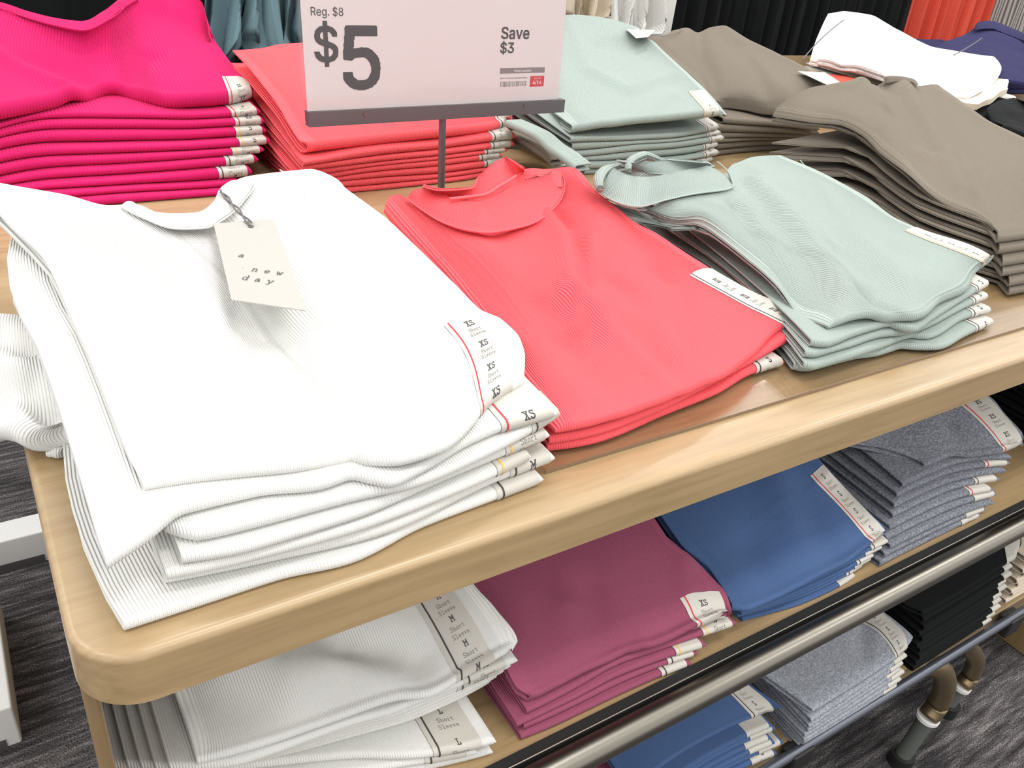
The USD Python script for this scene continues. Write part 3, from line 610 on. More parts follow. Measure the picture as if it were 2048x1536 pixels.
band(t, 'collar', up([(0.0991, 0.3647, 0.958), (0.1103, 0.3335, 0.958), (0.1267, 0.3075, 0.958), (0.1479, 0.3025, 0.958), (0.1681, 0.3196, 0.958), (0.1962, 0.3592, 0.958), (0.2144, 0.3929, 0.958)], 0.0022), up([(0.1096, 0.3704, 0.958), (0.1266, 0.3394, 0.958), (0.1485, 0.3345, 0.958), (0.1675, 0.3538, 0.958), (0.1835, 0.3879, 0.958), (0.1913, 0.3985, 0.958), (0.1977, 0.4055, 0.958)], 0.0022), M['white'])
seam(t, up([(0.0989, 0.3636, 0.958), (0.1101, 0.3324, 0.958), (0.1262, 0.3055, 0.958), (0.1474, 0.3004, 0.958), (0.1682, 0.3172, 0.958), (0.1966, 0.3578, 0.958), (0.2157, 0.3911, 0.958)], 0.002), M['white'])
seam(t, up([(0.2564, 0.4475, 0.952), (0.2595, 0.4006, 0.952), (0.2513, 0.3627, 0.952)], 0.0012), M['white'], 0.0006, 30, 'shoulder_seam')
# hang tag tied to the collar
hg = thing('hang_tag', 'cream card hang tag reading a new day, tied to the top white shirt', 'hang tag', None, (0.1677, 0.2297, 0.955))
q = np.array([(0.1548, 0.303, 0.962), (0.2008, 0.2969, 0.962), (0.1737, 0.1516, 0.953), (0.1336, 0.1837, 0.953)]); cen = q.mean(0)
# a flat card: least squares plane through the four corners
ex = (q[2] - q[3]) / np.linalg.norm(q[2] - q[3]); ey = ((q[0] + q[1]) - (q[2] + q[3])) / 2; ey -= ex * (ey @ ex); hy = np.linalg.norm(ey); ey /= hy; ez = np.cross(ex, ey)
wx = (np.linalg.norm(q[2] - q[3])); org = (q[2] + q[3]) / 2 - ex * wx / 2
def card(v, z=0.0): v = np.asarray(v, float); return org + v[:, :1] * ex + v[:, 1:2] * ey + z * ez
shear = ((q[0] - q[3]) @ ex) / hy
cv = np.array([(0, 0), (wx, 0), ((q[1] - org) @ ex, (q[1] - org) @ ey), ((q[0] - org) @ ex, (q[0] - org) @ ey)])
put(hg, 'card', trimesh.convex.convex_hull(np.vstack([card(cv, 0.0004), card(cv, -0.0004)])), M['card'], False)
let = []
for txt, x, y in (('a', 0.0095, 0.50), ('. n e w', 0.009, 0.35), ('d a y', 0.0095, 0.235)):
    v, f = typed(txt, 0.0064, 0.70, 0.045); w = v.copy(); w[:, 0] += x + y * hy * shear; w[:, 1] += y * hy; let.append((card(w, 0.0009), f))
put(hg, 'tag_lettering', join(let), M['ink'], False)
put(hg, 'eyelet', tube([tuple(card([(0.024 + shear * hy * .92, hy * 0.93)], 0.0003)[0]), tuple(card([(0.024 + shear * hy * .92, hy * 0.93)], 0.0012)[0])], 0.0022, 16), M['string'], 40)
a0 = np.array((0.1792, 0.3712, 0.9625)); b0 = card([(0.024 + shear * hy * .92, hy * 0.93)], 0.0015)[0]
tt = np.linspace(0, 1, 40)[:, None]; side = np.cross(b0 - a0, (0, 0, 1)); side /= np.linalg.norm(side)
for ph in (0, math.pi):
    line = a0 * (1 - tt) + b0 * tt + side * 0.0014 * np.sin(tt * 9 + ph) + np.array([0, 0, 1]) * (0.0012 + 0.0012 * np.cos(tt * 9 + ph))
    put(hg, 'cord', tube(line, 0.0008, 8), M['string'], True)

# coral stack
B_ = Stack('B', M['coral'], 'front coral stack', 3, TZ + 0.0032, 0.06, 0.38, 0.0085, 0.020, 0.0012, 8, 'coral ribbed')
B_.layer(0, [(0.3225, 0.0586, 0.853), (0.3675, 0.0516, 0.853), (0.4417, 0.0607, 0.853), (0.5052, 0.0676, 0.853), (0.5695, 0.0817, 0.853), (0.6084, 0.0828, 0.853)], stick=dict(line='ink', size='S', first=0.004, w=0.036, m=0.003), extra='white sticker at its right end')
B_.layer(1, [(0.3214, 0.0558, 0.862), (0.3652, 0.0509, 0.862), (0.419, 0.0556, 0.862), (0.4918, 0.0689, 0.862), (0.5582, 0.0832, 0.862), (0.6495, 0.1062, 0.862)], extra='tucked under the top one')
t, fo = hero('folded_shirt', 'coral mock-neck T-shirt with ribbed collar, top of the front coral stack', B_.group, M['coral'],
    up([(0.3226, 0.0531, 0.871), (0.3619, 0.0489, 0.871), (0.413, 0.0511, 0.871), (0.4421, 0.0555, 0.871), (0.4851, 0.0611, 0.871), (0.5514, 0.0798, 0.871), (0.6211, 0.1089, 0.871), (0.6776, 0.1204, 0.871)], 0.009),
    [(0.6579, 0.1091, 0.888), (0.6705, 0.1353, 0.888), (0.63, 0.1554, 0.9), (0.6105, 0.2019, 0.91), (0.5908, 0.2526, 0.925), (0.5716, 0.3071, 0.94)],
    [(0.3403, 0.39, 0.935), (0.3635, 0.4024, 0.935), (0.365, 0.3805, 0.935), (0.3651, 0.3396, 0.935), (0.377, 0.302, 0.935), (0.4011, 0.2831, 0.935), (0.4418, 0.2901, 0.935), (0.4984, 0.3254, 0.935), (0.5492, 0.3779, 0.935), (0.5848, 0.4377, 0.935), (0.6025, 0.4299, 0.935), (0.6003, 0.3925, 0.935)],
    [(0.3204, 0.0912, 0.882), (0.3315, 0.1807, 0.9), (0.3361, 0.2719, 0.92), (0.3375, 0.3474, 0.93)], T=(0.009, 0.03), rpl=0.012, nu=130, nv=120, seed=21, fbm=(0.0045, 7.0),
    stick=dict(line='ink', size='XS', first=0.076, p0=-0.007, p1=0.098, w=0.044, m=0.004, rep=0.027),
    lines=[([(0.5022, 0.3139, 0.92), (0.4692, 0.2417, 0.92), (0.4366, 0.1816, 0.92), (0.4158, 0.157, 0.92)], -0.006, 0.010), ([(0.4923, 0.3316, 0.92), (0.4478, 0.236, 0.92), (0.4152, 0.1781, 0.92)], 0.004, 0.012), ([(0.5266, 0.2778, 0.92), (0.4686, 0.2171, 0.92), (0.42, 0.1555, 0.92)], 0.004, 0.014),
           ([(0.5974, 0.334, 0.92), (0.5595, 0.2538, 0.92), (0.5492, 0.2036, 0.92)], -0.003, 0.014), ([(0.4347, 0.1618, 0.91), (0.4144, 0.1015, 0.91), (0.4093, 0.0523, 0.91)], 0.004, 0.02), ([(0.4812, 0.178, 0.91), (0.4627, 0.1018, 0.91), (0.4547, 0.0509, 0.91)], -0.004, 0.016), ([(0.4066, 0.2739, 0.91), (0.3828, 0.1702, 0.91), (0.3508, 0.1084, 0.91)], -0.003, 0.025),
           ([(0.4715, 0.1383, 0.91), (0.4728, 0.0702, 0.91), (0.4684, 0.0371, 0.91)], 0.004, 0.018), ([(0.3519, 0.1362, 0.9), (0.3509, 0.086, 0.9), (0.3717, 0.0392, 0.9)], 0.003, 0.02), ([(0.3904, 0.1762, 0.92), (0.4102, 0.1389, 0.92), (0.3871, 0.1281, 0.92)], -0.003, 0.012), ([(0.4208, 0.1662, 0.915), (0.4244, 0.1153, 0.915), (0.4371, 0.0741, 0.915), (0.4548, 0.0415, 0.915)], 0.004, 0.013), ([(0.4821, 0.2777, 0.925), (0.44, 0.2025, 0.925), (0.4008, 0.1413, 0.925)], 0.004, 0.009), ([(0.3799, 0.2468, 0.905), (0.3508, 0.1356, 0.905), (0.3395, 0.0586, 0.905)], 0.004, 0.03), ([(0.5517, 0.2005, 0.9), (0.5228, 0.1201, 0.9), (0.5098, 0.0756, 0.9)], -0.004, 0.02)])
SEAMB = [(0.3609, 0.3802, 0.938), (0.3603, 0.3538, 0.938), (0.3619, 0.3237, 0.938), (0.3723, 0.2939, 0.938), (0.3967, 0.2763, 0.938), (0.4362, 0.2821, 0.938), (0.4921, 0.3169, 0.938), (0.5422, 0.3686, 0.938), (0.5716, 0.4174, 0.938)]
band(t, 'collar', SEAMB, [(0.3736, 0.3729, 0.95), (0.3757, 0.3662, 0.95), (0.3831, 0.3552, 0.95), (0.3914, 0.3323, 0.95), (0.4061, 0.3241, 0.95), (0.4334, 0.3349, 0.95), (0.4707, 0.3589, 0.95), (0.4917, 0.3705, 0.95), (0.5134, 0.3792, 0.95)], M['coral'], bulge=0.004, label='ribbed mock-neck collar front')
band(t, 'collar_back', [(0.3815, 0.3878, 0.943), (0.3891, 0.3657, 0.943), (0.4003, 0.3462, 0.943), (0.4258, 0.3502, 0.943), (0.4621, 0.3712, 0.943), (0.4957, 0.3952, 0.943), (0.5169, 0.408, 0.943)], [(0.363, 0.3539, 0.958), (0.374, 0.3392, 0.958), (0.4025, 0.3366, 0.958), (0.4366, 0.3712, 0.958), (0.4755, 0.4093, 0.958), (0.4994, 0.4246, 0.958), (0.4952, 0.3854, 0.958)], M['coral'], bulge=-0.002, label='ribbed mock-neck collar back')
seam(t, up([(0.3601, 0.382, 0.938), (0.359, 0.3512, 0.938), (0.3607, 0.3213, 0.938), (0.371, 0.2917, 0.938), (0.3954, 0.2741, 0.938), (0.4348, 0.2798, 0.938), (0.4913, 0.3141, 0.938), (0.5433, 0.3683, 0.938), (0.5728, 0.4171, 0.938)], 0.0006), M['coral'], 0.0008)
seam(t, [(0.3798, 0.3293, 0.953), (0.4137, 0.3309, 0.953), (0.449, 0.3516, 0.953), (0.4838, 0.3764, 0.953)], M['coral'], 0.0016, 40, 'neck_binding')
rng = np.random.default_rng(2); ln = smoothline(up([(0.3571, 0.3474, 0.938), (0.3588, 0.3178, 0.938), (0.3691, 0.2883, 0.938), (0.3934, 0.2708, 0.938), (0.4326, 0.2764, 0.938), (0.4898, 0.31, 0.938), (0.5424, 0.3651, 0.938)], 0.0012), 150)
put(t, 'stitching', trimesh.util.concatenate([tube(ln[k:k + 2], 0.0004, 5) for k in range(0, 148, 3)]), plain('coral_thread', lin(200, 48, 66), 0.8), True, label='dashed stitching under the collar')
band(t, 'collar_lining', [(0.3842, 0.3884, 0.94), (0.3906, 0.3682, 0.94), (0.3992, 0.3449, 0.94), (0.4149, 0.3378, 0.94), (0.4427, 0.3486, 0.94), (0.4797, 0.3711, 0.94), (0.5059, 0.3884, 0.94)], [(0.3814, 0.3832, 0.944), (0.3883, 0.3644, 0.944), (0.4002, 0.3463, 0.944), (0.4258, 0.3503, 0.944), (0.4621, 0.3714, 0.944), (0.4958, 0.3955, 0.944), (0.516, 0.4068, 0.944)], M['coral'], bulge=0.0, label='inside of the collar')
band(t, 'shoulder_back', [(0.5091, 0.4059, 0.942), (0.5105, 0.3879, 0.942), (0.5167, 0.3727, 0.942), (0.5345, 0.3615, 0.942)], [(0.5158, 0.4131, 0.946), (0.5316, 0.417, 0.946), (0.5448, 0.4104, 0.946), (0.5661, 0.4094, 0.946)], M['coral'], bulge=0.003)

# mint (sage) stack
C_ = Stack('C', M['sage'], 'front mint green stack', 5, TZ + 0.0032, 0.07, 0.36, 0.0086, 0.0150, 0.0022, 14, 'mint green ribbed')
C_.layer(0, [(0.6105, 0.073, 0.853), (0.6231, 0.0641, 0.853), (0.6868, 0.0631, 0.853), (0.7202, 0.0584, 0.853), (0.756, 0.0597, 0.853), (0.7701, 0.0521, 0.853), (0.8021, 0.0419, 0.853), (0.8493, 0.0492, 0.853), (0.9198, 0.0571, 0.853)], dl=0.06, Lc=[(0.646, 0.16), (0.668, 0.28)], stick=dict(line='ink', size='S', first=-0.001, w=0.04, m=0.003), extra='sticker reading S')
C_.layer(1, [(0.6059, 0.0603, 0.862), (0.6144, 0.0541, 0.862), (0.6586, 0.0543, 0.862), (0.7142, 0.0575, 0.862), (0.7689, 0.063, 0.862), (0.7918, 0.0532, 0.862), (0.8827, 0.0674, 0.862), (0.9254, 0.0672, 0.862)], dl=0.06, Lc=[(0.646, 0.16), (0.668, 0.28)], stick=dict(line='ink', size='S', first=0.004, w=0.036, m=0.003, rep=0.02))
C_.layer(2, [(0.6101, 0.0654, 0.871), (0.6206, 0.0603, 0.871), (0.662, 0.0604, 0.871), (0.7186, 0.0643, 0.871), (0.7615, 0.0592, 0.871), (0.8812, 0.0744, 0.871), (0.9365, 0.0813, 0.871)], dl=0.06, Lc=[(0.646, 0.16), (0.668, 0.28)], stick=dict(line='ink', size='S', first=0.004, w=0.036, m=0.003, rep=0.02))
C_.layer(3, [(0.6178, 0.0682, 0.88), (0.6328, 0.0604, 0.88), (0.6767, 0.0655, 0.88), (0.732, 0.0678, 0.88), (0.7465, 0.0489, 0.88), (0.7892, 0.0582, 0.88), (0.8813, 0.0783, 0.88), (0.9484, 0.0917, 0.88)], dl=0.06, Lc=[(0.646, 0.16), (0.668, 0.28)], stick=dict(line='ink', size='S', first=0.004, w=0.036, m=0.003, rep=0.02))
t, fo = hero('folded_shirt', 'mint green mock-neck T-shirt, top of the front mint stack', C_.group, M['sage'],
    up([(0.6491, 0.0769, 0.888), (0.6809, 0.076, 0.888), (0.7057, 0.0712, 0.888), (0.7334, 0.0621, 0.888), (0.7518, 0.0519, 0.888), (0.8194, 0.07, 0.888), (0.8681, 0.0757, 0.888), (0.9256, 0.0995, 0.888), (1.0201, 0.1316, 0.888)], 0.0095),
    [(0.972, 0.1127, 0.9093), (0.965, 0.1415, 0.9149), (0.957, 0.1914, 0.912), (0.952, 0.2232, 0.9124), (0.946, 0.269, 0.928), (0.942, 0.3069, 0.9341), (0.938, 0.359, 0.9407)],
    [(0.574, 0.3349, 0.942), (0.5723, 0.3188, 0.942), (0.5696, 0.3002, 0.942), (0.5843, 0.29, 0.942), (0.6328, 0.3017, 0.942), (0.6886, 0.3098, 0.942), (0.7274, 0.311, 0.942), (0.7497, 0.3203, 0.942), (0.7886, 0.3659, 0.942), (0.8375, 0.3933, 0.942), (0.8854, 0.4081, 0.942), (0.9335, 0.4032, 0.942)],
    [(0.6476, 0.1176, 0.905), (0.6418, 0.1762, 0.918), (0.633, 0.2427, 0.929), (0.6038, 0.3, 0.939)], T=(0.0095, 0.016), rpl=0.012, nu=130, nv=120, seed=33, fbm=(0.004, 6.5),
    stick=dict(line='gold', size='S', first=0.074, p0=-0.002, p1=0.098, w=0.044, m=0.004, rep=0.026),
    lines=[([(0.7122, 0.2743, 0.93), (0.6788, 0.1776, 0.93), (0.6459, 0.0987, 0.93), (0.6364, 0.0463, 0.93), (0.6413, 0.0138, 0.93)], -0.007, 0.012), ([(0.6349, 0.2456, 0.92), (0.6168, 0.1563, 0.92), (0.611, 0.0772, 0.92), (0.6219, 0.0418, 0.92)], 0.006, 0.02), ([(0.7861, 0.3188, 0.92), (0.7516, 0.2109, 0.92), (0.7005, 0.1036, 0.92), (0.6992, 0.0569, 0.92)], 0.006, 0.016),
           ([(0.7069, 0.0262, 0.91), (0.723, 0.059, 0.91), (0.724, 0.0941, 0.91)], -0.006, 0.014), ([(0.6627, 0.0478, 0.91), (0.6767, 0.0869, 0.91)], 0.004, 0.014), ([(0.617, 0.2841, 0.93), (0.6239, 0.2223, 0.93), (0.6246, 0.1807, 0.93)], -0.003, 0.012), ([(0.7962, 0.2802, 0.92), (0.7605, 0.1638, 0.92), (0.7545, 0.0854, 0.92)], -0.003, 0.02), ([(0.5991, 0.3015, 0.92), (0.5775, 0.2208, 0.92), (0.5774, 0.1571, 0.92)], -0.003, 0.02), ([(0.7741, 0.3254, 0.925), (0.7017, 0.1694, 0.925), (0.6625, 0.0813, 0.925)], -0.004, 0.016), ([(0.8837, 0.2935, 0.92), (0.81, 0.1631, 0.92), (0.7822, 0.0761, 0.92)], 0.004, 0.018), ([(0.8239, 0.3602, 0.935), (0.7976, 0.2714, 0.935), (0.7611, 0.1832, 0.935)], 0.004, 0.016)])
SEAMC = [(0.5603, 0.3259, 0.945), (0.5584, 0.307, 0.945), (0.5617, 0.2919, 0.945), (0.5768, 0.2802, 0.945), (0.6222, 0.2905, 0.945), (0.677, 0.2984, 0.945), (0.715, 0.2994, 0.945), (0.7367, 0.3067, 0.945)]
band(t, 'collar', SEAMC, [(0.604, 0.3635, 0.958), (0.6019, 0.3458, 0.958), (0.607, 0.3321, 0.958), (0.6248, 0.3263, 0.958), (0.6482, 0.3281, 0.958), (0.6718, 0.3338, 0.958), (0.6995, 0.3389, 0.958), (0.7282, 0.3443, 0.958)], M['sage'], bulge=0.004, label='ribbed mock-neck collar front')
band(t, 'collar_lining', [(0.6158, 0.3691, 0.947), (0.621, 0.3461, 0.947), (0.6392, 0.34, 0.947), (0.6629, 0.3417, 0.947), (0.715, 0.3522, 0.947), (0.7523, 0.3615, 0.947)], [(0.6191, 0.358, 0.957), (0.6363, 0.3395, 0.957), (0.664, 0.3332, 0.957), (0.712, 0.3395, 0.957), (0.743, 0.3484, 0.957)], M['sage'], bulge=0.0, label='inside of the collar')
band(t, 'collar_back', [(0.6257, 0.3594, 0.955), (0.64, 0.3433, 0.955), (0.6679, 0.337, 0.955), (0.7162, 0.3432, 0.955), (0.7453, 0.3526, 0.955)], [(0.6032, 0.3611, 0.966), (0.6273, 0.3486, 0.966), (0.6667, 0.3518, 0.966), (0.683, 0.3445, 0.966), (0.7062, 0.332, 0.966)], M['sage'], bulge=-0.001, label='ribbed mock-neck collar back')
seam(t, up([(0.5587, 0.3263, 0.945), (0.5563, 0.3043, 0.945), (0.5596, 0.2893, 0.945), (0.5746, 0.2776, 0.945), (0.6199, 0.2878, 0.945), (0.6744, 0.2956, 0.945), (0.7122, 0.2966, 0.945), (0.7365, 0.3049, 0.945)], 0.0006), M['sage'], 0.0008)
seam(t, up([(0.7893, 0.3869, 0.945), (0.7788, 0.3623, 0.945), (0.7582, 0.3314, 0.945), (0.7308, 0.3009, 0.945)], 0.001), M['sage'], 0.0007, 30, 'sleeve_seam')
seam(t, up([(0.9545, 0.3926, 0.935), (0.929, 0.3577, 0.935), (0.9114, 0.3319, 0.935)], 0.001), M['sage'], 0.0007, 30, 'shoulder_seam')
put(t, 'rolled_neckband', tube([(0.5458, 0.3121, 0.955), (0.5662, 0.3407, 0.955), (0.5929, 0.3629, 0.955), (0.6212, 0.3753, 0.955)], [0.004, 0.0065, 0.0065, 0.003], 14, 20), M['sage'], True, rib_uv([(0.5458, 0.3121, 0.955), (0.5662, 0.3407, 0.955), (0.5929, 0.3629, 0.955), (0.6212, 0.3753, 0.955)], 0), label='rolled neckband')
put(t, 'rolled_neckband', tube([(0.6037, 0.3377, 0.962), (0.6329, 0.3685, 0.962), (0.6633, 0.3818, 0.962), (0.6705, 0.3548, 0.962)], [0.003, 0.0055, 0.006, 0.003], 14, 20), M['sage'], True, rib_uv([(0.6037, 0.3377, 0.962), (0.6329, 0.3685, 0.962), (0.6633, 0.3818, 0.962), (0.6705, 0.3548, 0.962)], 0), label='second rolled neckband')

# taupe stack
D_ = Stack('D', M['taupe'], 'front taupe stack', 7, TZ + 0.0032, 0.09, 0.40, 0.0081, 0.0178, 0.0012, 19, 'taupe')
rng = np.random.default_rng(4); DL = [(1.0324, 0.1495, 0.913), (1.068, 0.1804, 0.92), (1.0512, 0.2137, 0.929), (1.0304, 0.2685, 0.941), (1.049, 0.3378, 0.957), (1.0684, 0.3864, 0.97), (1.0517, 0.4115, 0.98), (0.989, 0.4234, 0.986), (0.9314, 0.4387, 0.992)]
DL = np.array(DL)[:, :2]
for k in range(6):
    j = rng.uniform(-0.005, 0.005, 2); off = np.array([-0.0035 * (6 - k) + j[0] * 1.3, -0.009 * (6 - k) + j[1] * 0.8])
    ln = DL + off; f0 = ln[0, 0]; y0 = ln[0, 1]
    if y0 < 0.058: ln[:, 1] += 0.058 - y0; y0 = 0.058
    D_.layer(k, [(f0, y0, 0), (f0 + 0.14, y0 - 0.004, 0), (f0 + 0.29, y0 + 0.002, 0)], e=0.0026, Lc=[tuple(q) for q in ln[1:-1]], B=[(ln[-1, 0], ln[-1, 1], 0), (f0 + 0.27, ln[-1, 1] + 0.05, 0)])
t, fo = hero('folded_shirt', 'taupe T-shirt with both sleeves folded back, top of the front taupe stack', D_.group, M['taupe'],
    up([(1.0637, 0.1642, 0.904), (1.1073, 0.173, 0.904), (1.1732, 0.1843, 0.904), (1.2626, 0.1998, 0.904), (1.3566, 0.216, 0.904)], 0.009), [(1.37, 0.2424, 0.9479), (1.38, 0.3287, 0.9711), (1.38, 0.3793, 0.9778), (1.39, 0.4232, 0.9861), (1.4, 0.4649, 0.9958)],
    [(0.9314, 0.4387, 0.992)] + [(0.9711, 0.45, 1.0041), (1.053, 0.48, 1.0044), (1.152, 0.5, 1.0032), (1.2382, 0.515, 1.0045), (1.2953, 0.53, 1.0082), (1.3571, 0.52, 1.0057), (1.4061, 0.5, 1.0038)],
    [(1.068, 0.1804, 0.92), (1.0512, 0.2137, 0.929), (1.0304, 0.2685, 0.941), (1.049, 0.3378, 0.957), (1.0684, 0.3864, 0.97), (1.0517, 0.4115, 0.98), (0.989, 0.4234, 0.986)], T=(0.011, 0.018), rpl=0.005, e=0.003, seed=41, fbm=(0.004, 6.0),
    lines=[([(0.98, 0.4677, 0.98), (1.1007, 0.497, 0.98), (1.2018, 0.5016, 0.98), (1.1566, 0.4307, 0.98)], 0.005, 0.014), ([(1.2698, 0.5706, 0.97), (1.2648, 0.4879, 0.97), (1.1454, 0.3349, 0.97)], -0.004, 0.02), ([(1.3755, 0.5851, 0.96), (1.2483, 0.4086, 0.96), (1.105, 0.2371, 0.96)], 0.004, 0.02), ([(1.0881, 0.2958, 0.95), (1.0283, 0.1858, 0.95), (1.0532, 0.1424, 0.95)], -0.003, 0.025), ([(1.1982, 0.5182, 0.98), (1.0722, 0.3359, 0.98), (0.956, 0.1854, 0.98), (0.8805, 0.0852, 0.98)], 0.004, 0.02), ([(1.362, 0.515, 0.985), (1.1908, 0.3234, 0.985), (1.0827, 0.1806, 0.985)], -0.004, 0.022)])
band(t, 'neck_band', up([(1.2419, 0.5, 1.0001), (1.2726, 0.512, 1.0047), (1.3091, 0.515, 1.0058), (1.3381, 0.51, 1.0042), (1.3342, 0.5, 1.0001)], 0.002), up([(1.272, 0.52, 1.0091), (1.3029, 0.53, 1.0113), (1.3349, 0.53, 1.0094), (1.3548, 0.52, 1.0049), (1.3482, 0.51, 1.0008)], 0.002), M['taupe'], bulge=0.003)
# ------------------------------------------------------------------ back row on the table top
def pile(S, bot, top, n, ends=None, jit=0.004, depth=None, sticks=None, lc=0.0, extra=None, rng=None, nu=36):
    """n shirts between the front lines bot and top; ends nudges the right ends, sticks gives the stickers."""
    rng = rng or np.random.default_rng(S.seed)
    b, t_ = smoothline(bot, 5), smoothline(top, 5)
    for i in range(n):
        F = lerp(b, t_, i / max(1, n - 1)); F = F + np.r_[rng.normal(0, jit), rng.normal(0, jit * .5), 0][None]
        F[-1, 0] += (ends[i] if ends else rng.normal(0, jit)); F[0, 0] += rng.normal(0, jit)
        S.layer(i, F, depth=depth, dl=rng.normal(0, jit), dr=-0.006, stick=(sticks or {}).get(i), extra=(extra or {}).get(i, ''), nu=nu, Lc=[tuple(F[0] + [lc + rng.normal(0, .002), 0.12, 0])])
st = lambda line, size=None, first=0.004, **k: dict(dict(line=line, size=size or 'S', first=first, w=0.036, m=0.006, rep=0.019, p0=-0.008, text=size is not None), **k)

E_ = Stack('E', M['magenta'], 'back left magenta stack', 10, TZ, 0.69, 0.34, 0.0081, 0.0112, 0.0050, 25, 'magenta wide-ribbed', noisescale=7.5)
pile(E_, [(0.0025, 0.6705, 0.85), (0.1208, 0.6759, 0.85), (0.2924, 0.677, 0.85)], [(0.0202, 0.734, 0.92), (0.1314, 0.7813, 0.92), (0.2169, 0.7575, 0.92), (0.3388, 0.7724, 0.92)], 9, ends=[-0.03, -0.015, 0.0, 0.004, 0.012, 0.018, 0.014, 0.008, 0.0], jit=0.002,
     sticks={2: st('ink', 'S', 0.012), 3: st('ink', 'S', 0.012), 4: st('gold', 'S', 0.012), 5: st('gold', 'S', 0.001), 6: st('gold', 'S', 0.003), 7: st('red', 'XS', 0.005), 8: st('red', 'S', 0.012)},
     extra={4: 'gold striped sticker', 7: 'sticker reading XS'})
t, fo = hero('folded_shirt', 'magenta wide-ribbed T-shirt with scooped neckline, top of the back left stack', E_.group, M['magenta'],
    up([(0.0121, 0.7257, 0.929), (0.0734, 0.7675, 0.929), (0.1365, 0.8062, 0.929), (0.1769, 0.8372, 0.929), (0.2015, 0.8037, 0.929), (0.2267, 0.7709, 0.929), (0.2889, 0.7758, 0.929), (0.3406, 0.8042, 0.929)], 0.019), [(0.345, 0.8185, 0.9521), (0.34, 0.8779, 0.9637), (0.335, 0.9057, 0.9733), (0.33, 0.9465, 0.9855)],
    [(0.0349, 1, 1.0138), (0.0772, 0.99, 1.0101), (0.106, 0.95, 1.0053), (0.1351, 0.915, 1.0023), (0.1582, 0.9, 1.0005), (0.1888, 0.92, 1.0085), (0.2195, 0.965, 1.0186), (0.2463, 1, 1.0268), (0.2896, 1.03, 1.0305), (0.3178, 1.02, 1.0264), (0.3304, 0.99, 1.02), (0.3209, 0.93, 1.0045)], [(0.0045, 0.8157, 0.96), (0.0091, 0.9112, 0.985)],
    T=(0.019, 0.03), seed=51, rp=0.014, fbm=(0.004, 6.0), e=0.003, stick=dict(line='red', size='XS', first=0.012, p0=-0.014, p1=0.04, w=0.043, m=0.003, rep=0.0185),
    lines=[([(0.0591, 1.0183, 0.96), (0.1504, 0.9879, 0.96), (0.261, 1.0273, 0.96), (0.3227, 0.9928, 0.96)], 0.004, 0.02), ([(0.0575, 0.8859, 0.95), (0.128, 0.8022, 0.95), (0.168, 0.7736, 0.95)], 0.005, 0.015), ([(0.1605, 0.7286, 0.955), (0.1865, 0.8151, 0.955), (0.2303, 0.8849, 0.955)], -0.004, 0.014), ([(0.0917, 0.8727, 0.97), (0.1601, 0.8147, 0.97), (0.2281, 0.7845, 0.97)], -0.003, 0.018)])
band(t, 'collar', up([(0.0345, 0.995, 1.0133), (0.0766, 0.985, 1.0091), (0.1051, 0.943, 1.0041), (0.1336, 0.905, 1.0016), (0.1566, 0.89, 0.9999), (0.1879, 0.912, 1.0074), (0.218, 0.955, 1.017), (0.2466, 0.993, 1.0246)], 0.002), up([(0.0359, 1.01, 1.0164), (0.0786, 1, 1.0128), (0.1081, 0.965, 1.0077), (0.1381, 0.935, 1.0049), (0.1614, 0.925, 1.0041), (0.1907, 0.945, 1.0129), (0.2194, 0.985, 1.023), (0.2449, 1.02, 1.0309)], 0.003), M['magenta'], 0.002, 0.001)
seam(t, up([(0.0765, 0.985, 1.0085), (0.105, 0.943, 1.0035), (0.1335, 0.905, 1.001), (0.1566, 0.89, 0.9993), (0.1884, 0.912, 1.0068), (0.2193, 0.955, 1.017)], 0.0025), M['magenta'], 0.0008)

F_ = Stack('F', M['coral'], 'back coral stack behind the sign', 8, TZ, 0.655, 0.30, 0.0073, 0.0140, 0.0036, 31, 'coral ribbed')
pile(F_, [(0.3487, 0.655, 0.85), (0.4062, 0.6484, 0.85), (0.5239, 0.6527, 0.85), (0.6573, 0.6667, 0.85)], [(0.3508, 0.6366, 0.895), (0.413, 0.6489, 0.895), (0.5285, 0.6669, 0.895), (0.676, 0.6821, 0.895)], 7, jit=0.002, ends=[-0.03, -0.02, 0.0, -0.004, 0.0, 0.01, 0.008],
     sticks={2: st('ink', 'S', 0.009), 3: st('ink', 'S', 0.006), 4: st('ink', 'S', 0.005), 5: st('ink', 'S', 0.007), 6: st('ink', 'S', 0.008)})
t, fo = hero('folded_shirt', 'coral T-shirt on top of the back stack, mostly hidden by the price sign', F_.group, M['coral'],
    up([(0.3634, 0.6531, 0.903), (0.4177, 0.6601, 0.903), (0.4931, 0.6713, 0.903), (0.5742, 0.6813, 0.903), (0.6314, 0.6895, 0.903), (0.6967, 0.7167, 0.903)], 0.014), [(0.6849, 0.698, 0.925), (0.6969, 0.7575, 0.95)],
    [(0.3321, 0.8577, 0.985), (0.3739, 0.8726, 0.985), (0.4134, 0.9062, 0.985), (0.4475, 0.919, 0.985), (0.5354, 0.9434, 0.985), (0.6572, 0.9301, 0.985)], [(0.3534, 0.6631, 0.918), (0.353, 0.7333, 0.94), (0.3442, 0.8032, 0.965)], T=(0.014, 0.024), seed=52, rp=0.01, fbm=(0.003, 6.0),
    stick=dict(line='ink', size='S', first=0.016, p0=-0.011, p1=0.06, w=0.036, m=0.004))

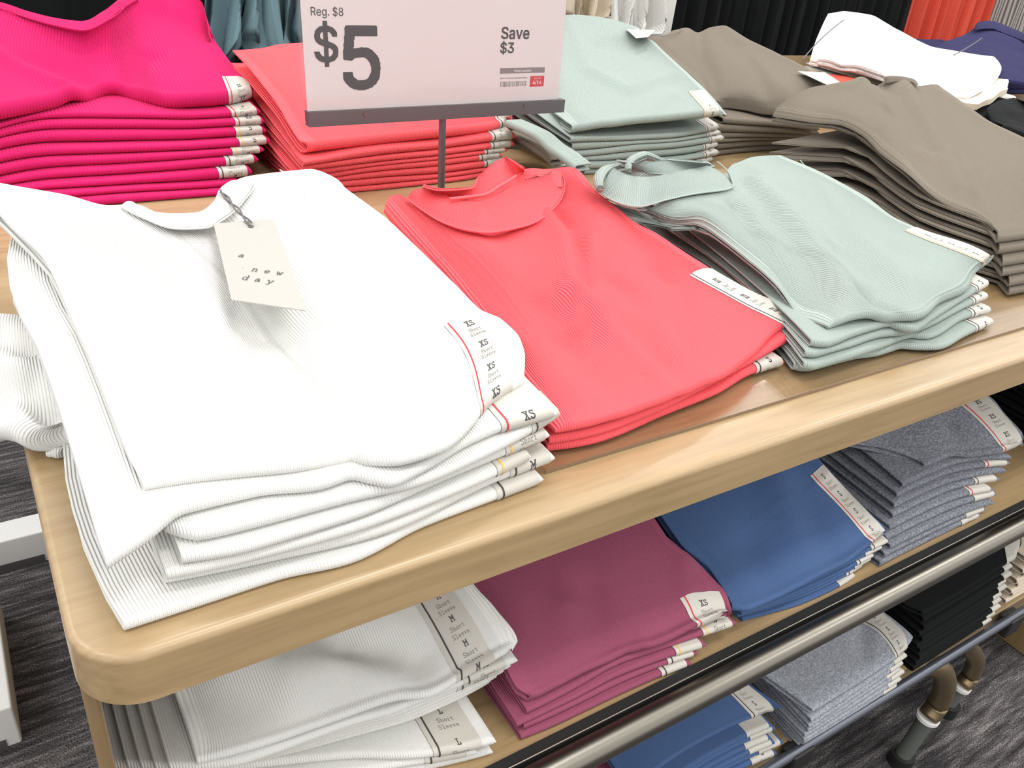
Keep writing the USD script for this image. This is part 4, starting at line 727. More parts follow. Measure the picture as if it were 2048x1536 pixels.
G_ = Stack('G', M['sage'], 'back mint stack beside the sign', 7, TZ, 0.65, 0.32, 0.0092, 0.0190, 0.0042, 37, 'mint green')
pile(G_, [(0.7893, 0.6414, 0.85), (0.8727, 0.6352, 0.85), (1.0707, 0.6494, 0.85)], [(0.7581, 0.6494, 0.9), (0.8917, 0.648, 0.9), (1.0971, 0.6748, 0.9)], 6, jit=0.003, ends=[-0.008, 0.0, 0.006, 0.012, 0.0, -0.01], lc=-0.012,
     sticks={0: st('ink', 'S', 0.004), 1: st('ink', 'S', 0.006), 2: st('ink', 'S', 0.004), 3: st('ink', 'S', 0.006), 4: st('ink', 'S', 0.005), 5: st('ink', 'S', 0.004)})
t, fo = hero('folded_shirt', 'mint green T-shirt on top of the back stack right of the price sign', G_.group, M['sage'],
    up([(0.7594, 0.65, 0.9107), (0.8036, 0.64, 0.9166), (0.8803, 0.64, 0.9202), (0.9826, 0.64, 0.9255), (1.0532, 0.645, 0.9273)], 0.013), [(1.065, 0.6432, 0.9346), (1.07, 0.6889, 0.9549), (1.08, 0.7472, 0.9703), (1.085, 0.839, 0.9974), (1.085, 0.8696, 1.0086)],
    [(0.8767, 0.98, 1.0151), (0.9541, 1, 1.0203), (1.0058, 1.01, 1.0234), (1.0589, 1.01, 1.0212), (1.0985, 0.99, 1.0166), (1.1111, 0.93, 1.0129)], [(0.765, 0.6908, 0.9241), (0.785, 0.7726, 0.945), (0.82, 0.8692, 0.9783)], T=(0.013, 0.028), seed=53, rp=0.01, fbm=(0.004, 6.0),
    stick=dict(line='gold', size='S', first=0.02, p0=-0.011, p1=0.075, w=0.036, m=0.006, rep=0.024),
    lines=[([(0.9623, 0.9655, 0.96), (0.8986, 0.8033, 0.96), (0.9244, 0.7298, 0.96), (1.0363, 0.7592, 0.96)], 0.005, 0.018), ([(0.7855, 0.6869, 0.95), (0.821, 0.6231, 0.95), (0.9867, 0.7001, 0.95)], 0.004, 0.02), ([(0.9777, 0.8796, 0.96), (1.117, 0.9216, 0.96)], -0.004, 0.02)])
seam(t, up([(0.935, 0.9864, 1.012), (0.9796, 1.0025, 1.012), (1.0377, 1.048, 1.012)], 0.0012), M['darkmetal'], 0.0006, 20, 'neck_seam')
for k, (a, b) in enumerate((([(0.6651, 0.6867, 0.925), (0.6693, 0.6273, 0.925), (0.6503, 0.5384, 0.925), (0.6595, 0.504, 0.915)], 'grey-mint'), ([(0.6891, 0.7181, 0.9), (0.6914, 0.6691, 0.9), (0.6845, 0.6194, 0.9), (0.6845, 0.5932, 0.895)], 'taupe'), ([(0.6849, 0.7113, 0.885), (0.7172, 0.692, 0.885), (0.7113, 0.6365, 0.885), (0.7058, 0.6058, 0.88)], 'mint'))):
    tt = thing('folded_sleeve', '%s sleeve fold at the left of the back mint stack, %s' % (b, ('highest', 'middle', 'lowest')[k]), 'sleeve', None, np.array(a[-1]))
    p = smoothline(a, 18); q2 = p + np.array([0.035, 0.012, -0.003]); 
    Pg = np.stack([lerp(p, q2, w) for w in np.linspace(0, 1, 8)], 1)
    fo2 = Fold(Pg.transpose(0, 1, 2), 0.010, 0.0022, np.linspace(0, 1, 8), np.linspace(0, 1, 6), roll=9)
    me, uv = fo2.mesh(); put(tt, 'cuff', me, M['taupe'] if k == 1 else M['sage'], True, uv)

H_ = Stack('H', M['taupe'], 'back taupe stack', 7, TZ, 0.68, 0.30, 0.0104, 0.0175, 0.0044, 43, 'taupe')
pile(H_, [(1.0845, 0.6698, 0.85), (1.1869, 0.6796, 0.85), (1.3602, 0.6653, 0.85)], [(1.097, 0.682, 0.904), (1.1699, 0.6581, 0.904), (1.2698, 0.6099, 0.904)], 6, jit=0.003)
t, fo = hero('folded_shirt', 'taupe T-shirt on top of the back taupe stack, paper sticker at its right', H_.group, M['taupe'],
    up([(1.1395, 0.723, 0.916), (1.175, 0.6908, 0.916), (1.2084, 0.6456, 0.916), (1.2498, 0.6197, 0.916), (1.3667, 0.6374, 0.916)], 0.014), [(1.3756, 0.6462, 0.95), (1.3592, 0.6703, 0.965), (1.3784, 0.7527, 0.98), (1.3724, 0.8069, 0.99), (1.3941, 0.8878, 0.997)],
    [(1.1157, 0.9346, 1), (1.1703, 0.9489, 1), (1.2606, 1.0097, 1), (1.3425, 1.0461, 1), (1.4092, 1.0473, 1), (1.4408, 1.004, 1)], [(1.1105, 0.7323, 0.94), (1.1165, 0.8109, 0.965), (1.1356, 0.9073, 0.985)], T=(0.014, 0.03), seed=54, rp=0.01, fbm=(0.005, 6.0),
    lines=[([(1.3889, 1.0787, 0.97), (1.2084, 0.8711, 0.97), (1.0905, 0.6736, 0.97), (1.057, 0.5748, 0.97)], -0.006, 0.016), ([(1.4113, 1.0244, 0.97), (1.2958, 0.8254, 0.97), (1.2151, 0.6652, 0.97)], 0.005, 0.02), ([(1.3222, 0.8742, 0.96), (1.1436, 0.6085, 0.96)], -0.004, 0.02)])
sp = up([(1.3107, 0.7235, 0.968), (1.3723, 0.7122, 0.968), (1.3215, 0.6365, 0.968), (1.265, 0.6188, 0.968)], 0.012)
put(t, 'size_sticker', trimesh.convex.convex_hull(np.vstack([sp, up(sp, -0.0006)])), M['paper'], False, label='white paper size sticker')
seam(t, up([(1.1516, 0.9274, 1), (1.2363, 0.9751, 1), (1.2895, 1.0236, 1)], 0.001), M['taupe'], 0.0007, 20, 'neck_seam')
lt = thing('loose_sticker', 'white paper corner lying between the back mint and taupe stacks', 'sticker', None, (1.155, 0.9785, 1))
sp = np.array([(1.0666, 0.9309, 1.012), (1.1364, 0.9277, 1.012), (1.0535, 0.8528, 1.012), (1.0164, 0.8411, 1.012)]); put(lt, 'paper', trimesh.convex.convex_hull(np.vstack([sp, up(sp, -0.0006)])), M['paper'], False)

# ------------------------------------------------------------------ the neighbouring table and its stacks, far right
t2 = thing('display_table', 'second maple display table behind the taupe stack, far right', 'display table', None, (2.3, 0.9, 0))
put(t2, 'tabletop', round_slab(1.70, 3.6, 0.30, 1.55, TZ - 0.039, TZ, 0.036, 0.006), M['wood'], 25)
for x in (1.72, 3.54):
    put(t2, 'side_panel', bx((x, 0.34, 0), (x + 0.03, 1.5, TZ - 0.039), 0.003), M['woodv'], 30)

I_ = Stack('I', M['white'], 'far right cream stack', 7, TZ, 0.78, 0.34, 0.011, 0.012, 0.002, 61, 'cream jersey')
for k in range(5):
    x0, x1 = 1.80 + 0.012 * k, 2.25 - 0.01 * k
    I_.layer(k, [(x0, 0.84 + 0.006 * k, 0), (lerp(x0, x1, .5), 0.79, 0), (x1, 0.78 + 0.01 * (k % 2), 0)], depth=0.36, mat=M['cream'] if k in (0, 1, 3) else M['white'], extra=['wide', 'ivory', 'white layer', 'ivory', 'white'][k])
t, fo = hero('folded_shirt', 'bright white T-shirt on top of the far right cream stack', I_.group, M['white'],
    up([(1.7427, 1.0124, 0.925), (1.7858, 0.9308, 0.925), (1.7667, 0.8218, 0.925), (1.728, 0.7197, 0.925), (1.8416, 0.6866, 0.925)], 0.010), [(2.096, 0.7901, 0.935), (2.2957, 0.888, 0.948)],
    [(2.2382, 1.4202, 0.99), (2.4088, 1.4935, 0.99), (2.488, 1.4546, 0.988), (2.2808, 1.198, 0.982), (2.1678, 1.0232, 0.974), (2.2898, 0.9961, 0.965), (2.4292, 0.9871, 0.957)], [(1.6479, 0.9712, 0.95), (1.8565, 1.135, 0.965), (2.0447, 1.2763, 0.98)], T=(0.010, 0.008), rp=0.014, seed=62, fbm=(0.004, 5.0),
    lines=[([(2.2232, 1.3783, 0.98), (1.8579, 1.052, 0.98), (1.6474, 0.8714, 0.98)], -0.006, 0.02)])
cordh = put(t, 'security_cord', tube([(1.385, 0.7792, 0.99), (1.6818, 0.9858, 0.99), (2.1737, 1.3102, 0.99)], 0.0012, 8, 20), M['string'], True, label='grey cord over the shirt')
for k, (pts, mt, lab) in enumerate((([(1.6703, 0.6826, 0.93), (1.7953, 0.6486, 0.93), (2.0763, 0.7476, 0.93), (2.3221, 0.8846, 0.93), (2.3009, 0.945, 0.93), (2.0273, 0.8971, 0.93)], 'cream', 'cream folded T-shirt under the far right white one'), ([(1.6978, 0.9712, 0.915), (1.7953, 0.9775, 0.915), (1.7274, 0.8792, 0.915), (1.5939, 0.7539, 0.915), (1.5276, 0.803, 0.915), (1.5902, 0.8883, 0.915)], 'orange', 'orange red T-shirt corner under the far right cream stack'))):
    pl = np.array(pts); pl2 = pl.copy()
    g = trimesh.creation.extrude_polygon(Polygon(pl[:, :2]).buffer(0.02).buffer(-0.012), 0.012); g.apply_translation((0, 0, pl[0, 2] - 0.012))
    g = g.subdivide_to_size(0.02); v = g.vertices.copy(); v[:, 2] += (meshkit.noise(v * 14, 3 + k) - .5) * 0.01; g.vertices = v
    tt = thing('folded_shirt', lab, 'shirt', None, g.bounds.mean(0) * (1, 1, 0) + (0, 0, g.bounds[0, 2])); put(tt, 'body', g, M[mt], 40)
J_ = Stack('J', M['navy'], 'far right navy stack', 6, TZ, 1.0, 0.34, 0.014, 0.018, 0.003, 71, 'navy')
for k in range(5):
    J_.layer(k, [(2.36 + 0.012 * (k % 2), 1.0, 0), (2.72, 0.99, 0)], depth=0.34, inner=False)
t, fo = hero('folded_shirt', 'navy blue T-shirt on top of the far right navy stack', J_.group, M['navy'], up([(2.1022, 0.95, 0.9445), (2.1611, 0.9, 0.9282), (2.2608, 0.86, 0.9175), (2.4089, 0.83, 0.9057)], 0.010), [(2.6167, 0.92, 0.9533)], [(2.301, 1.08, 0.9696), (2.5382, 1.16, 0.9845), (2.8014, 1.24, 1.008), (2.8432, 1.22, 1.0019), (2.7256, 1.05, 0.983)], [(2.1951, 1.02, 0.9576)], T=(0.012, 0.016), seed=72, fbm=(0.006, 6.0), inner=False)
band(t, 'collar', up([(2.5634, 1.15, 0.9921), (2.692, 1.17, 0.9963), (2.7156, 1.14, 0.9877), (2.6112, 1, 0.9777)], 0.004), up([(2.6128, 1.18, 0.9988), (2.7669, 1.22, 1.0092), (2.7983, 1.19, 1.0004), (2.6884, 1.04, 0.9859)], 0.006), M['navy'], 0.003)
put(t, 'security_cord', tube([(1.9542, 0.8239, 0.99), (2.2035, 0.9386, 0.99), (2.4625, 1.0626, 0.99)], 0.0012, 8, 14), M['string'], True, label='grey cord')
K_ = Stack('K', M['black'], 'far right black stack', 5, TZ, 0.56, 0.30, 0.012, 0.014, 0.003, 81, 'black')
for k in range(4):
    K_.layer(k, [(1.84 + 0.01 * (k % 2), 0.56, 0), (2.14, 0.56, 0)], depth=0.30, inner=False)
t, fo = hero('folded_shirt', 'black crumpled T-shirt right of the far white stack', K_.group, M['black'], up([(1.6858, 0.5206, 0.91), (1.659, 0.4461, 0.91), (1.7214, 0.3857, 0.91)], 0.012), [(2.0503, 0.5116, 0.92)], [(1.7126, 0.5753, 0.94), (1.8393, 0.6232, 0.94), (1.9248, 0.6412, 0.94), (1.8932, 0.5667, 0.94), (1.9728, 0.5451, 0.94)], [(1.7165, 0.5585, 0.92)], T=(0.012, 0.016), seed=82, fbm=(0.012, 12.0), inner=False)

# ------------------------------------------------------------------ first shelf
N_ = Stack('N', M['white'], 'upper shelf white stack', 9, S2, 0.012, 0.34, 0.0088, 0.0110, 0.0022, 91, 'white ribbed')
for k, (F, kw) in enumerate((([(0.0022, 0.1056, 0.585), (0.0909, 0.0707, 0.585), (0.1691, 0.0394, 0.585), (0.2765, 0.0118, 0.585)], dict(stick=None)), ([(0.0036, 0.1073, 0.594), (0.0917, 0.0717, 0.594), (0.1623, 0.0436, 0.594), (0.2615, 0.0126, 0.594)], dict(stick=st('ink', None, w=0.034, m=0.01, p1=0.02))),
                             ([(0.0059, 0.117, 0.604), (0.0946, 0.0793, 0.604), (0.1655, 0.0514, 0.604), (0.2184, 0.0244, 0.604), (0.2763, 0.0093, 0.604)], dict(stick=dict(line='ink', size='L', first=0.034, rep=0.0285, hs=0.0048, p0=-0.006, p1=0.048, w=0.04, m=0.013), extra='size L sticker')))):
    N_.layer(k, F, **kw)
for k in range(3, 8):
    f = (k - 3) / 4
    F = lerp(np.array([(0.0062, 0.1164, 0.612), (0.0946, 0.0779, 0.612), (0.1702, 0.0628, 0.612), (0.2377, 0.0541, 0.612), (0.2982, 0.0573, 0.612)]), np.array([(0.0385, 0.0708, 0.655), (0.089, 0.052, 0.655), (0.1653, 0.0468, 0.655), (0.1997, 0.0421, 0.655), (0.3115, 0.041, 0.655)]), f)
    N_.layer(k, F, stick=st('ink', 'S' if k != 7 else 'M', 0.006, m=0.012, w=0.04) if k > 5 else None, what='')
t, fo = hero('folded_shirt', 'white ribbed T-shirt on top of the upper shelf white stack', N_.group, M['white'],
    up([(0.0553, 0.0612, 0.657), (0.0697, 0.0583, 0.657), (0.0901, 0.0552, 0.657), (0.1255, 0.0505, 0.657), (0.1657, 0.0479, 0.657), (0.2002, 0.0432, 0.657), (0.227, 0.0334, 0.657), (0.259, 0.039, 0.657), (0.2866, 0.0418, 0.657), (0.3068, 0.045, 0.657)], 0.0085), [(0.3116, 0.0445, 0.672), (0.3054, 0.0733, 0.69), (0.2973, 0.0966, 0.7), (0.2928, 0.1539, 0.715)],
    [(0.075, 0.36, 0.725), (0.16, 0.37, 0.73), (0.30, 0.36, 0.725)], [(0.0559, 0.083, 0.672), (0.0548, 0.1126, 0.68), (0.0515, 0.1716, 0.7)], T=(0.0085, 0.012), seed=92, fbm=(0.004, 7.0), nu=100, nv=90,
    stick=dict(line='ink', size='M', first=0.086, p0=-0.004, p1=0.11, w=0.038, m=0.02, skew=0.0, rep=0.0215, hs=0.0046),
    lines=[([(0.1598, 0.1209, 0.68), (0.1872, 0.0844, 0.68), (0.2178, 0.0578, 0.68)], -0.005, 0.016), ([(0.1822, 0.0925, 0.68), (0.2103, 0.0783, 0.68), (0.2328, 0.0613, 0.68)], -0.004, 0.014), ([(0.1356, 0.0774, 0.67), (0.176, 0.0776, 0.67), (0.1997, 0.0548, 0.67)], 0.005, 0.018), ([(0.0641, 0.1103, 0.68), (0.1033, 0.0704, 0.68), (0.1398, 0.0466, 0.68)], -0.004, 0.03),
           ([(0.1026, 0.1164, 0.68), (0.1246, 0.0894, 0.68), (0.1316, 0.0655, 0.68)], 0.004, 0.02)])

O_ = Stack('O', M['mauve'], 'upper shelf mauve stack', 5, S2, 0.012, 0.33, 0.0068, 0.0140, 0.0016, 95, 'mauve pink ribbed')
pile(O_, [(0.2995, 0.0126, 0.585), (0.3504, 0.01, 0.585), (0.4125, 0.0095, 0.585), (0.4971, 0.0048, 0.585)], [(0.3146, 0.0182, 0.606), (0.359, 0.0195, 0.606), (0.4186, 0.0229, 0.606), (0.4688, 0.0171, 0.606), (0.5062, 0.0085, 0.606)], 4, jit=0.003,
     ends=[0.0, 0.002, 0.012, 0.05], sticks={0: st('ink', None, w=0.03), 1: st('ink', None, w=0.03), 2: st('gold', None, w=0.03), 3: st('gold', 'S', 0.008, p1=0.024)}, extra={3: 'sticker with a gold stripe'})
t, fo = hero('folded_shirt', 'mauve pink T-shirt on top of the upper shelf mauve stack', O_.group, M['mauve'],
    up([(0.3219, 0.0228, 0.612), (0.3609, 0.0244, 0.612), (0.3898, 0.025, 0.612), (0.4215, 0.0267, 0.612), (0.4466, 0.0198, 0.612), (0.4777, 0.0189, 0.612), (0.5222, 0.0189, 0.612), (0.5468, 0.0174, 0.612)], 0.009), [(0.5444, 0.0106, 0.632), (0.5606, 0.0416, 0.632), (0.5403, 0.0641, 0.655), (0.518, 0.0866, 0.675)],
    [(0.35, 0.355, 0.725), (0.48, 0.36, 0.73), (0.60, 0.35, 0.725)], [(0.3083, 0.0356, 0.63), (0.3055, 0.0585, 0.645)], T=(0.009, 0.014), seed=96, fbm=(0.005, 7.0), nu=100, nv=90,
    stick=dict(line='red', size='XS', first=0.020, p0=-0.008, p1=0.034, w=0.041, m=0.003),
    lines=[([(0.4412, 0.0238, 0.64), (0.4357, 0.0102, 0.64), (0.4323, -0.0008, 0.64)], 0.006, 0.007), ([(0.3852, 0.0685, 0.64), (0.3748, 0.0345, 0.64), (0.3735, 0.0106, 0.64)], 0.004, 0.018), ([(0.416, 0.0773, 0.65), (0.4105, 0.0322, 0.65), (0.4122, 0.0058, 0.65)], -0.004, 0.015), ([(0.5233, 0.0624, 0.65), (0.5109, 0.0381, 0.65), (0.4948, 0.0173, 0.65)], 0.004, 0.012)])

Q_ = Stack('Q', M['blue'], 'upper shelf denim blue stack', 7, S2, 0.012, 0.33, 0.0052, 0.0130, 0.0010, 101, 'denim blue')
pile(Q_, [(0.5861, 0.0246, 0.585), (0.6366, 0.0166, 0.585), (0.6944, 0.0109, 0.585), (0.7572, 0.0144, 0.585)], [(0.5696, 0.0171, 0.61), (0.6244, 0.0145, 0.61), (0.7235, 0.0166, 0.61), (0.8037, 0.0168, 0.61)], 6, jit=0.002, ends=[0.0, 0.004, 0.010, 0.004, 0.006, 0.004],
     sticks={k: st('ink' if k % 2 else None, None, w=0.03, m=0.002) for k in range(6)})
t, fo = hero('folded_shirt', 'denim blue T-shirt on top of the upper shelf blue stack, white sticker strip', Q_.group, M['blue'],
    up([(0.5551, 0.0191, 0.617), (0.5695, 0.009, 0.617), (0.6135, 0.0099, 0.617), (0.6545, 0.0095, 0.617), (0.7153, 0.0106, 0.617), (0.7805, 0.0192, 0.617), (0.8046, 0.0236, 0.617)], 0.008), [(0.8004, 0.0189, 0.632), (0.7952, 0.0447, 0.645), (0.7906, 0.0731, 0.655), (0.7687, 0.0937, 0.68)],
    [(0.655, 0.355, 0.725), (0.78, 0.36, 0.73), (0.90, 0.35, 0.725)], [(0.5614, 0.0615, 0.635), (0.5467, 0.0957, 0.65)], T=(0.008, 0.013), seed=102, fbm=(0.005, 7.0), nu=100, nv=90,
    stick=dict(line='red', size='S', first=0.085, p0=-0.006, p1=0.098, w=0.032, m=0.003, rep=0.024),
    lines=[([(0.7009, 0.1208, 0.65), (0.6764, 0.0473, 0.65), (0.6775, 0.0209, 0.65)], 0.005, 0.025), ([(0.718, 0.0834, 0.65), (0.7114, 0.022, 0.65)], -0.004, 0.02), ([(0.618, 0.0614, 0.64), (0.613, 0.0148, 0.64)], -0.004, 0.02)])

T_ = Stack('T', M['charcoal'], 'upper shelf charcoal stack', 10, S2, 0.012, 0.33, 0.0082, 0.0115, 0.0018, 105, 'charcoal marled')
pile(T_, [(0.7904, 0.0073, 0.585), (0.8846, 0.009, 0.585), (1.0037, 0.0082, 0.585)], [(0.8519, 0.0469, 0.65), (0.9558, 0.0484, 0.65), (1.0376, 0.0233, 0.65)], 9, jit=0.003, ends=[0.0, 0.0, 0.004, 0.01, 0.0, 0.006, 0.02, 0.02, 0.01],
     sticks={0: st(None, 'S', 0.03), 1: st(None, None), 3: st(None, None), 4: st('red', None), 5: st('ink', None), 7: st('red', None)}, extra={0: 'bare white sticker'})
t, fo = hero('folded_shirt', 'charcoal marled T-shirt on top of the upper shelf charcoal stack', T_.group, M['charcoal'],
    up([(0.9066, 0.0559, 0.66), (0.9478, 0.0542, 0.66), (0.9827, 0.0421, 0.66), (1.0282, 0.0289, 0.66), (1.0748, 0.0272, 0.66)], 0.009), [(1.0634, 0.0255, 0.68), (1.0715, 0.0644, 0.7), (1.0721, 0.0864, 0.71)], [(0.955, 0.355, 0.735), (1.08, 0.36, 0.74), (1.22, 0.35, 0.735)], [(0.8681, 0.0988, 0.68), (0.825, 0.1135, 0.69)],
    T=(0.009, 0.013), seed=106, fbm=(0.006, 7.0), nu=100, nv=90, stick=dict(line='red', size='XS', first=0.075, p0=-0.006, p1=0.090, w=0.042, m=0.004),
    lines=[([(0.9487, 0.0953, 0.69), (0.9672, 0.0518, 0.69), (0.9361, 0.0097, 0.69)], 0.007, 0.016), ([(0.9813, 0.0814, 0.69), (0.9752, 0.0367, 0.69), (0.9586, 0.0105, 0.69)], -0.006, 0.014)])
U_ = Stack('U', M['black'], 'upper shelf black stack', 8, S2, 0.02, 0.33, 0.010, 0.013, 0.001, 111, 'black')
for k in range(8):
    U_.layer(k, [(1.245 + 0.004 * (k % 3), 0.02, 0), (1.52 + 0.004 * (k % 2), 0.02, 0)], depth=0.33, inner=False)

# ------------------------------------------------------------------ lower shelf
V_ = Stack('V', M['mauve'], 'lower shelf mauve stack', 4, S3, 0.02, 0.33, 0.010, 0.012, 0.001, 121, 'mauve pink')
for k in range(4):
    V_.layer(k, [(0.300 + 0.003 * (k % 3), 0.02, 0), (0.575 + 0.006 * (k % 2), 0.02, 0)], depth=0.33, inner=False)
W_ = Stack('W', M['blue'], 'lower shelf denim blue stack', 7, S3, 0.012, 0.33, 0.0092, 0.0125, 0.001, 125, 'denim blue')
pile(W_, [(0.5153, 0.0124, 0.297), (0.6202, 0.013, 0.297), (0.7313, 0.0039, 0.297)], [(0.5032, 0.014, 0.352), (0.6106, 0.0209, 0.352), (0.715, 0.0145, 0.352)], 6, jit=0.002, ends=[0.0, 0.012, 0.0, -0.008, 0.004, 0.0],
     sticks={0: st(None, 'S', 0.006), 1: st(None, None), 2: st(None, None), 3: st(None, None), 4: st(None, None), 5: st(None, None)})
t, fo = hero('folded_shirt', 'denim blue T-shirt on top of the lower shelf blue stack', W_.group, M['blue'],
    up([(0.4913, 0.0264, 0.353), (0.5928, 0.037, 0.353), (0.6483, 0.0357, 0.353), (0.6898, 0.0318, 0.353), (0.7262, 0.0277, 0.353)], 0.009), [(0.7292, 0.0196, 0.372), (0.724, 0.0451, 0.372), (0.7069, 0.0767, 0.385)], [(0.61, 0.35, 0.43), (0.74, 0.355, 0.435), (0.86, 0.345, 0.43)], [(0.4911, 0.0771, 0.37), (0.475, 0.1181, 0.385)],
    T=(0.009, 0.013), seed=126, fbm=(0.005, 7.0), nu=80, nv=80, stick=dict(line='ink', size='S', first=0.085, p0=-0.006, p1=0.10, w=0.034, m=0.003, rep=0.024))
X_ = Stack('X', M['grey'], 'lower shelf grey stack', 8, S3, 0.006, 0.34, 0.0085, 0.0105, 0.001, 131, 'grey marled')
pile(X_, [(0.7604, -0.0082, 0.297), (0.873, -0.0092, 0.297), (0.9599, -0.009, 0.297)], [(0.7601, -0.0065, 0.352), (0.8531, -0.0035, 0.352), (0.9636, 0.0025, 0.352)], 7, jit=0.002, ends=[0.01, -0.004, 0.004, 0.008, -0.004, 0.004, 0.006],
     sticks={k: st(None, None, m=0.001, w=0.03) for k in range(7)})
t, fo = hero('folded_shirt', 'grey marled T-shirt on top of the lower shelf grey stack', X_.group, M['grey'],
    up([(0.7661, -0.0024, 0.358), (0.8547, 0.0001, 0.358), (0.9375, 0.0032, 0.358), (0.977, 0.0095, 0.358)], 0.009), [(0.9902, 0.013, 0.376), (0.9942, 0.0472, 0.376), (0.9768, 0.0782, 0.39)], [(0.915, 0.35, 0.43), (1.04, 0.355, 0.435), (1.17, 0.345, 0.43)], [(0.7474, 0.0424, 0.376), (0.7339, 0.0763, 0.385)],
    T=(0.009, 0.013), seed=132, fbm=(0.004, 7.0), nu=80, nv=80, stick=dict(line='ink', size='S', first=0.085, p0=-0.006, p1=0.105, w=0.034, m=0.003, rep=0.024),
    lines=[([(0.941, 0.064, 0.39), (0.8968, 0.0262, 0.39)], -0.005, 0.014)])
Y_ = Stack('Y', M['black'], 'lower shelf black stack', 10, S3, 0.012, 0.34, 0.0098, 0.0110, 0.001, 141, 'black')
pile(Y_, [(1.0194, -0.0003, 0.297), (1.1091, 0.0008, 0.297), (1.2272, 0.0029, 0.297)], [(1.0203, 0.0195, 0.385), (1.1492, 0.0215, 0.385), (1.2641, 0.0254, 0.385)], 9, jit=0.002, sticks={k: st(None, None, m=0.0, w=0.026) for k in range(9)})
t, fo = hero('folded_shirt', 'black T-shirt on top of the lower shelf black stack', Y_.group, M['black'],
    up([(1.0235, 0.0221, 0.386), (1.1562, 0.0262, 0.386), (1.2784, 0.0323, 0.386)], 0.009), [(1.309, 0.0431, 0.4)], [(1.22, 0.35, 0.45), (1.34, 0.355, 0.455), (1.47, 0.345, 0.45)], [(1.0028, 0.0545, 0.4)], T=(0.009, 0.013), seed=142, fbm=(0.003, 7.0), nu=60, nv=60,
    stick=dict(line=None, size='S', text=False, p0=-0.006, p1=0.1, w=0.03, m=0.003))
Z_ = Stack('Z', M['cream'], 'lower shelf cream stack', 9, S3, 0.015, 0.30, 0.011, 0.012, 0.002, 151, 'cream')
for k in range(9):
    Z_.layer(k, [(1.285 + 0.012 * (k % 2), 0.015, 0), (1.56, 0.012, 0)], depth=0.30, nu=24)

# ------------------------------------------------------------------ white shirt slumping over the left edge of the table
t, fo = hero('folded_shirt', 'white ribbed T-shirt slumping over the left table edge behind the white stack', 'loose white shirts at the left edge', M['white'],
    up([(-0.053, 0.2481, 0.852), (-0.0337, 0.2314, 0.852), (-0.0175, 0.2161, 0.852), (-0.007, 0.2028, 0.852), (0.0023, 0.1937, 0.852), (0.0126, 0.1929, 0.852), (0.0252, 0.1961, 0.852)], 0.02), [(0.0312, 0.1832, 0.875), (0.0358, 0.2093, 0.89), (0.0338, 0.2504, 0.9)], [(-0.045, 0.3638, 0.9), (-0.0179, 0.3361, 0.9), (0.0034, 0.3213, 0.9), (0.0181, 0.3055, 0.9), (0.0349, 0.2822, 0.9)], [(-0.0523, 0.2629, 0.88)],
    T=(0.02, 0.02), seed=161, fbm=(0.010, 11.0), nu=70, nv=70, rp=0.012, lines=[([(-0.011, 0.2321, 0.88), (0.0032, 0.2263, 0.88), (0.0123, 0.2024, 0.88)], -0.010, 0.012), ([(-0.0041, 0.2924, 0.89), (0.0118, 0.2627, 0.89)], -0.006, 0.01), ([(-0.0012, 0.242, 0.88), (0.0026, 0.1937, 0.88), (0.0148, 0.1761, 0.88)], 0.006, 0.012)])
t, fo = hero('folded_shirt', 'small rolled white hem under the slumping shirt at the table edge', 'loose white shirts at the left edge', M['white'], up([(0.0099, 0.1968, 0.851), (0.0145, 0.1904, 0.851), (0.0217, 0.1941, 0.851)], 0.008), [(0.0241, 0.1907, 0.86)], [(0.0106, 0.2029, 0.86), (0.0178, 0.1998, 0.86), (0.0235, 0.1973, 0.86)], [(0.0099, 0.1968, 0.858)], T=(0.008, 0.008), seed=162, fbm=(0.001, 9.0), nu=16, nv=16, inner=False)

# ------------------------------------------------------------------ low white bases of other fixtures, left
for k, (a, lab) in enumerate((((-0.9, 1.105, 0), 'long low white fixture base on the carpet, far left'), ((-0.75, 0.70, 0), 'nearer low white fixture base on the carpet at the left edge'))):
    t = thing('fixture_base', lab, 'fixture base', None, (a[0] + 0.4, a[1], 0))
    hi = [(0.002, 1.165, 0.075), (-0.099, 0.985, 0.085)][k]
    put(t, 'plinth', bx(a, (hi[0], hi[1], hi[2]), 0.004), M['fixturewhite'], 30)
    put(t, 'kick_strip', bx((a[0] + .02, a[1] - 0.002, 0.001), (hi[0] - .02, a[1] + 0.01, 0.02)), M['greymetal'], False)

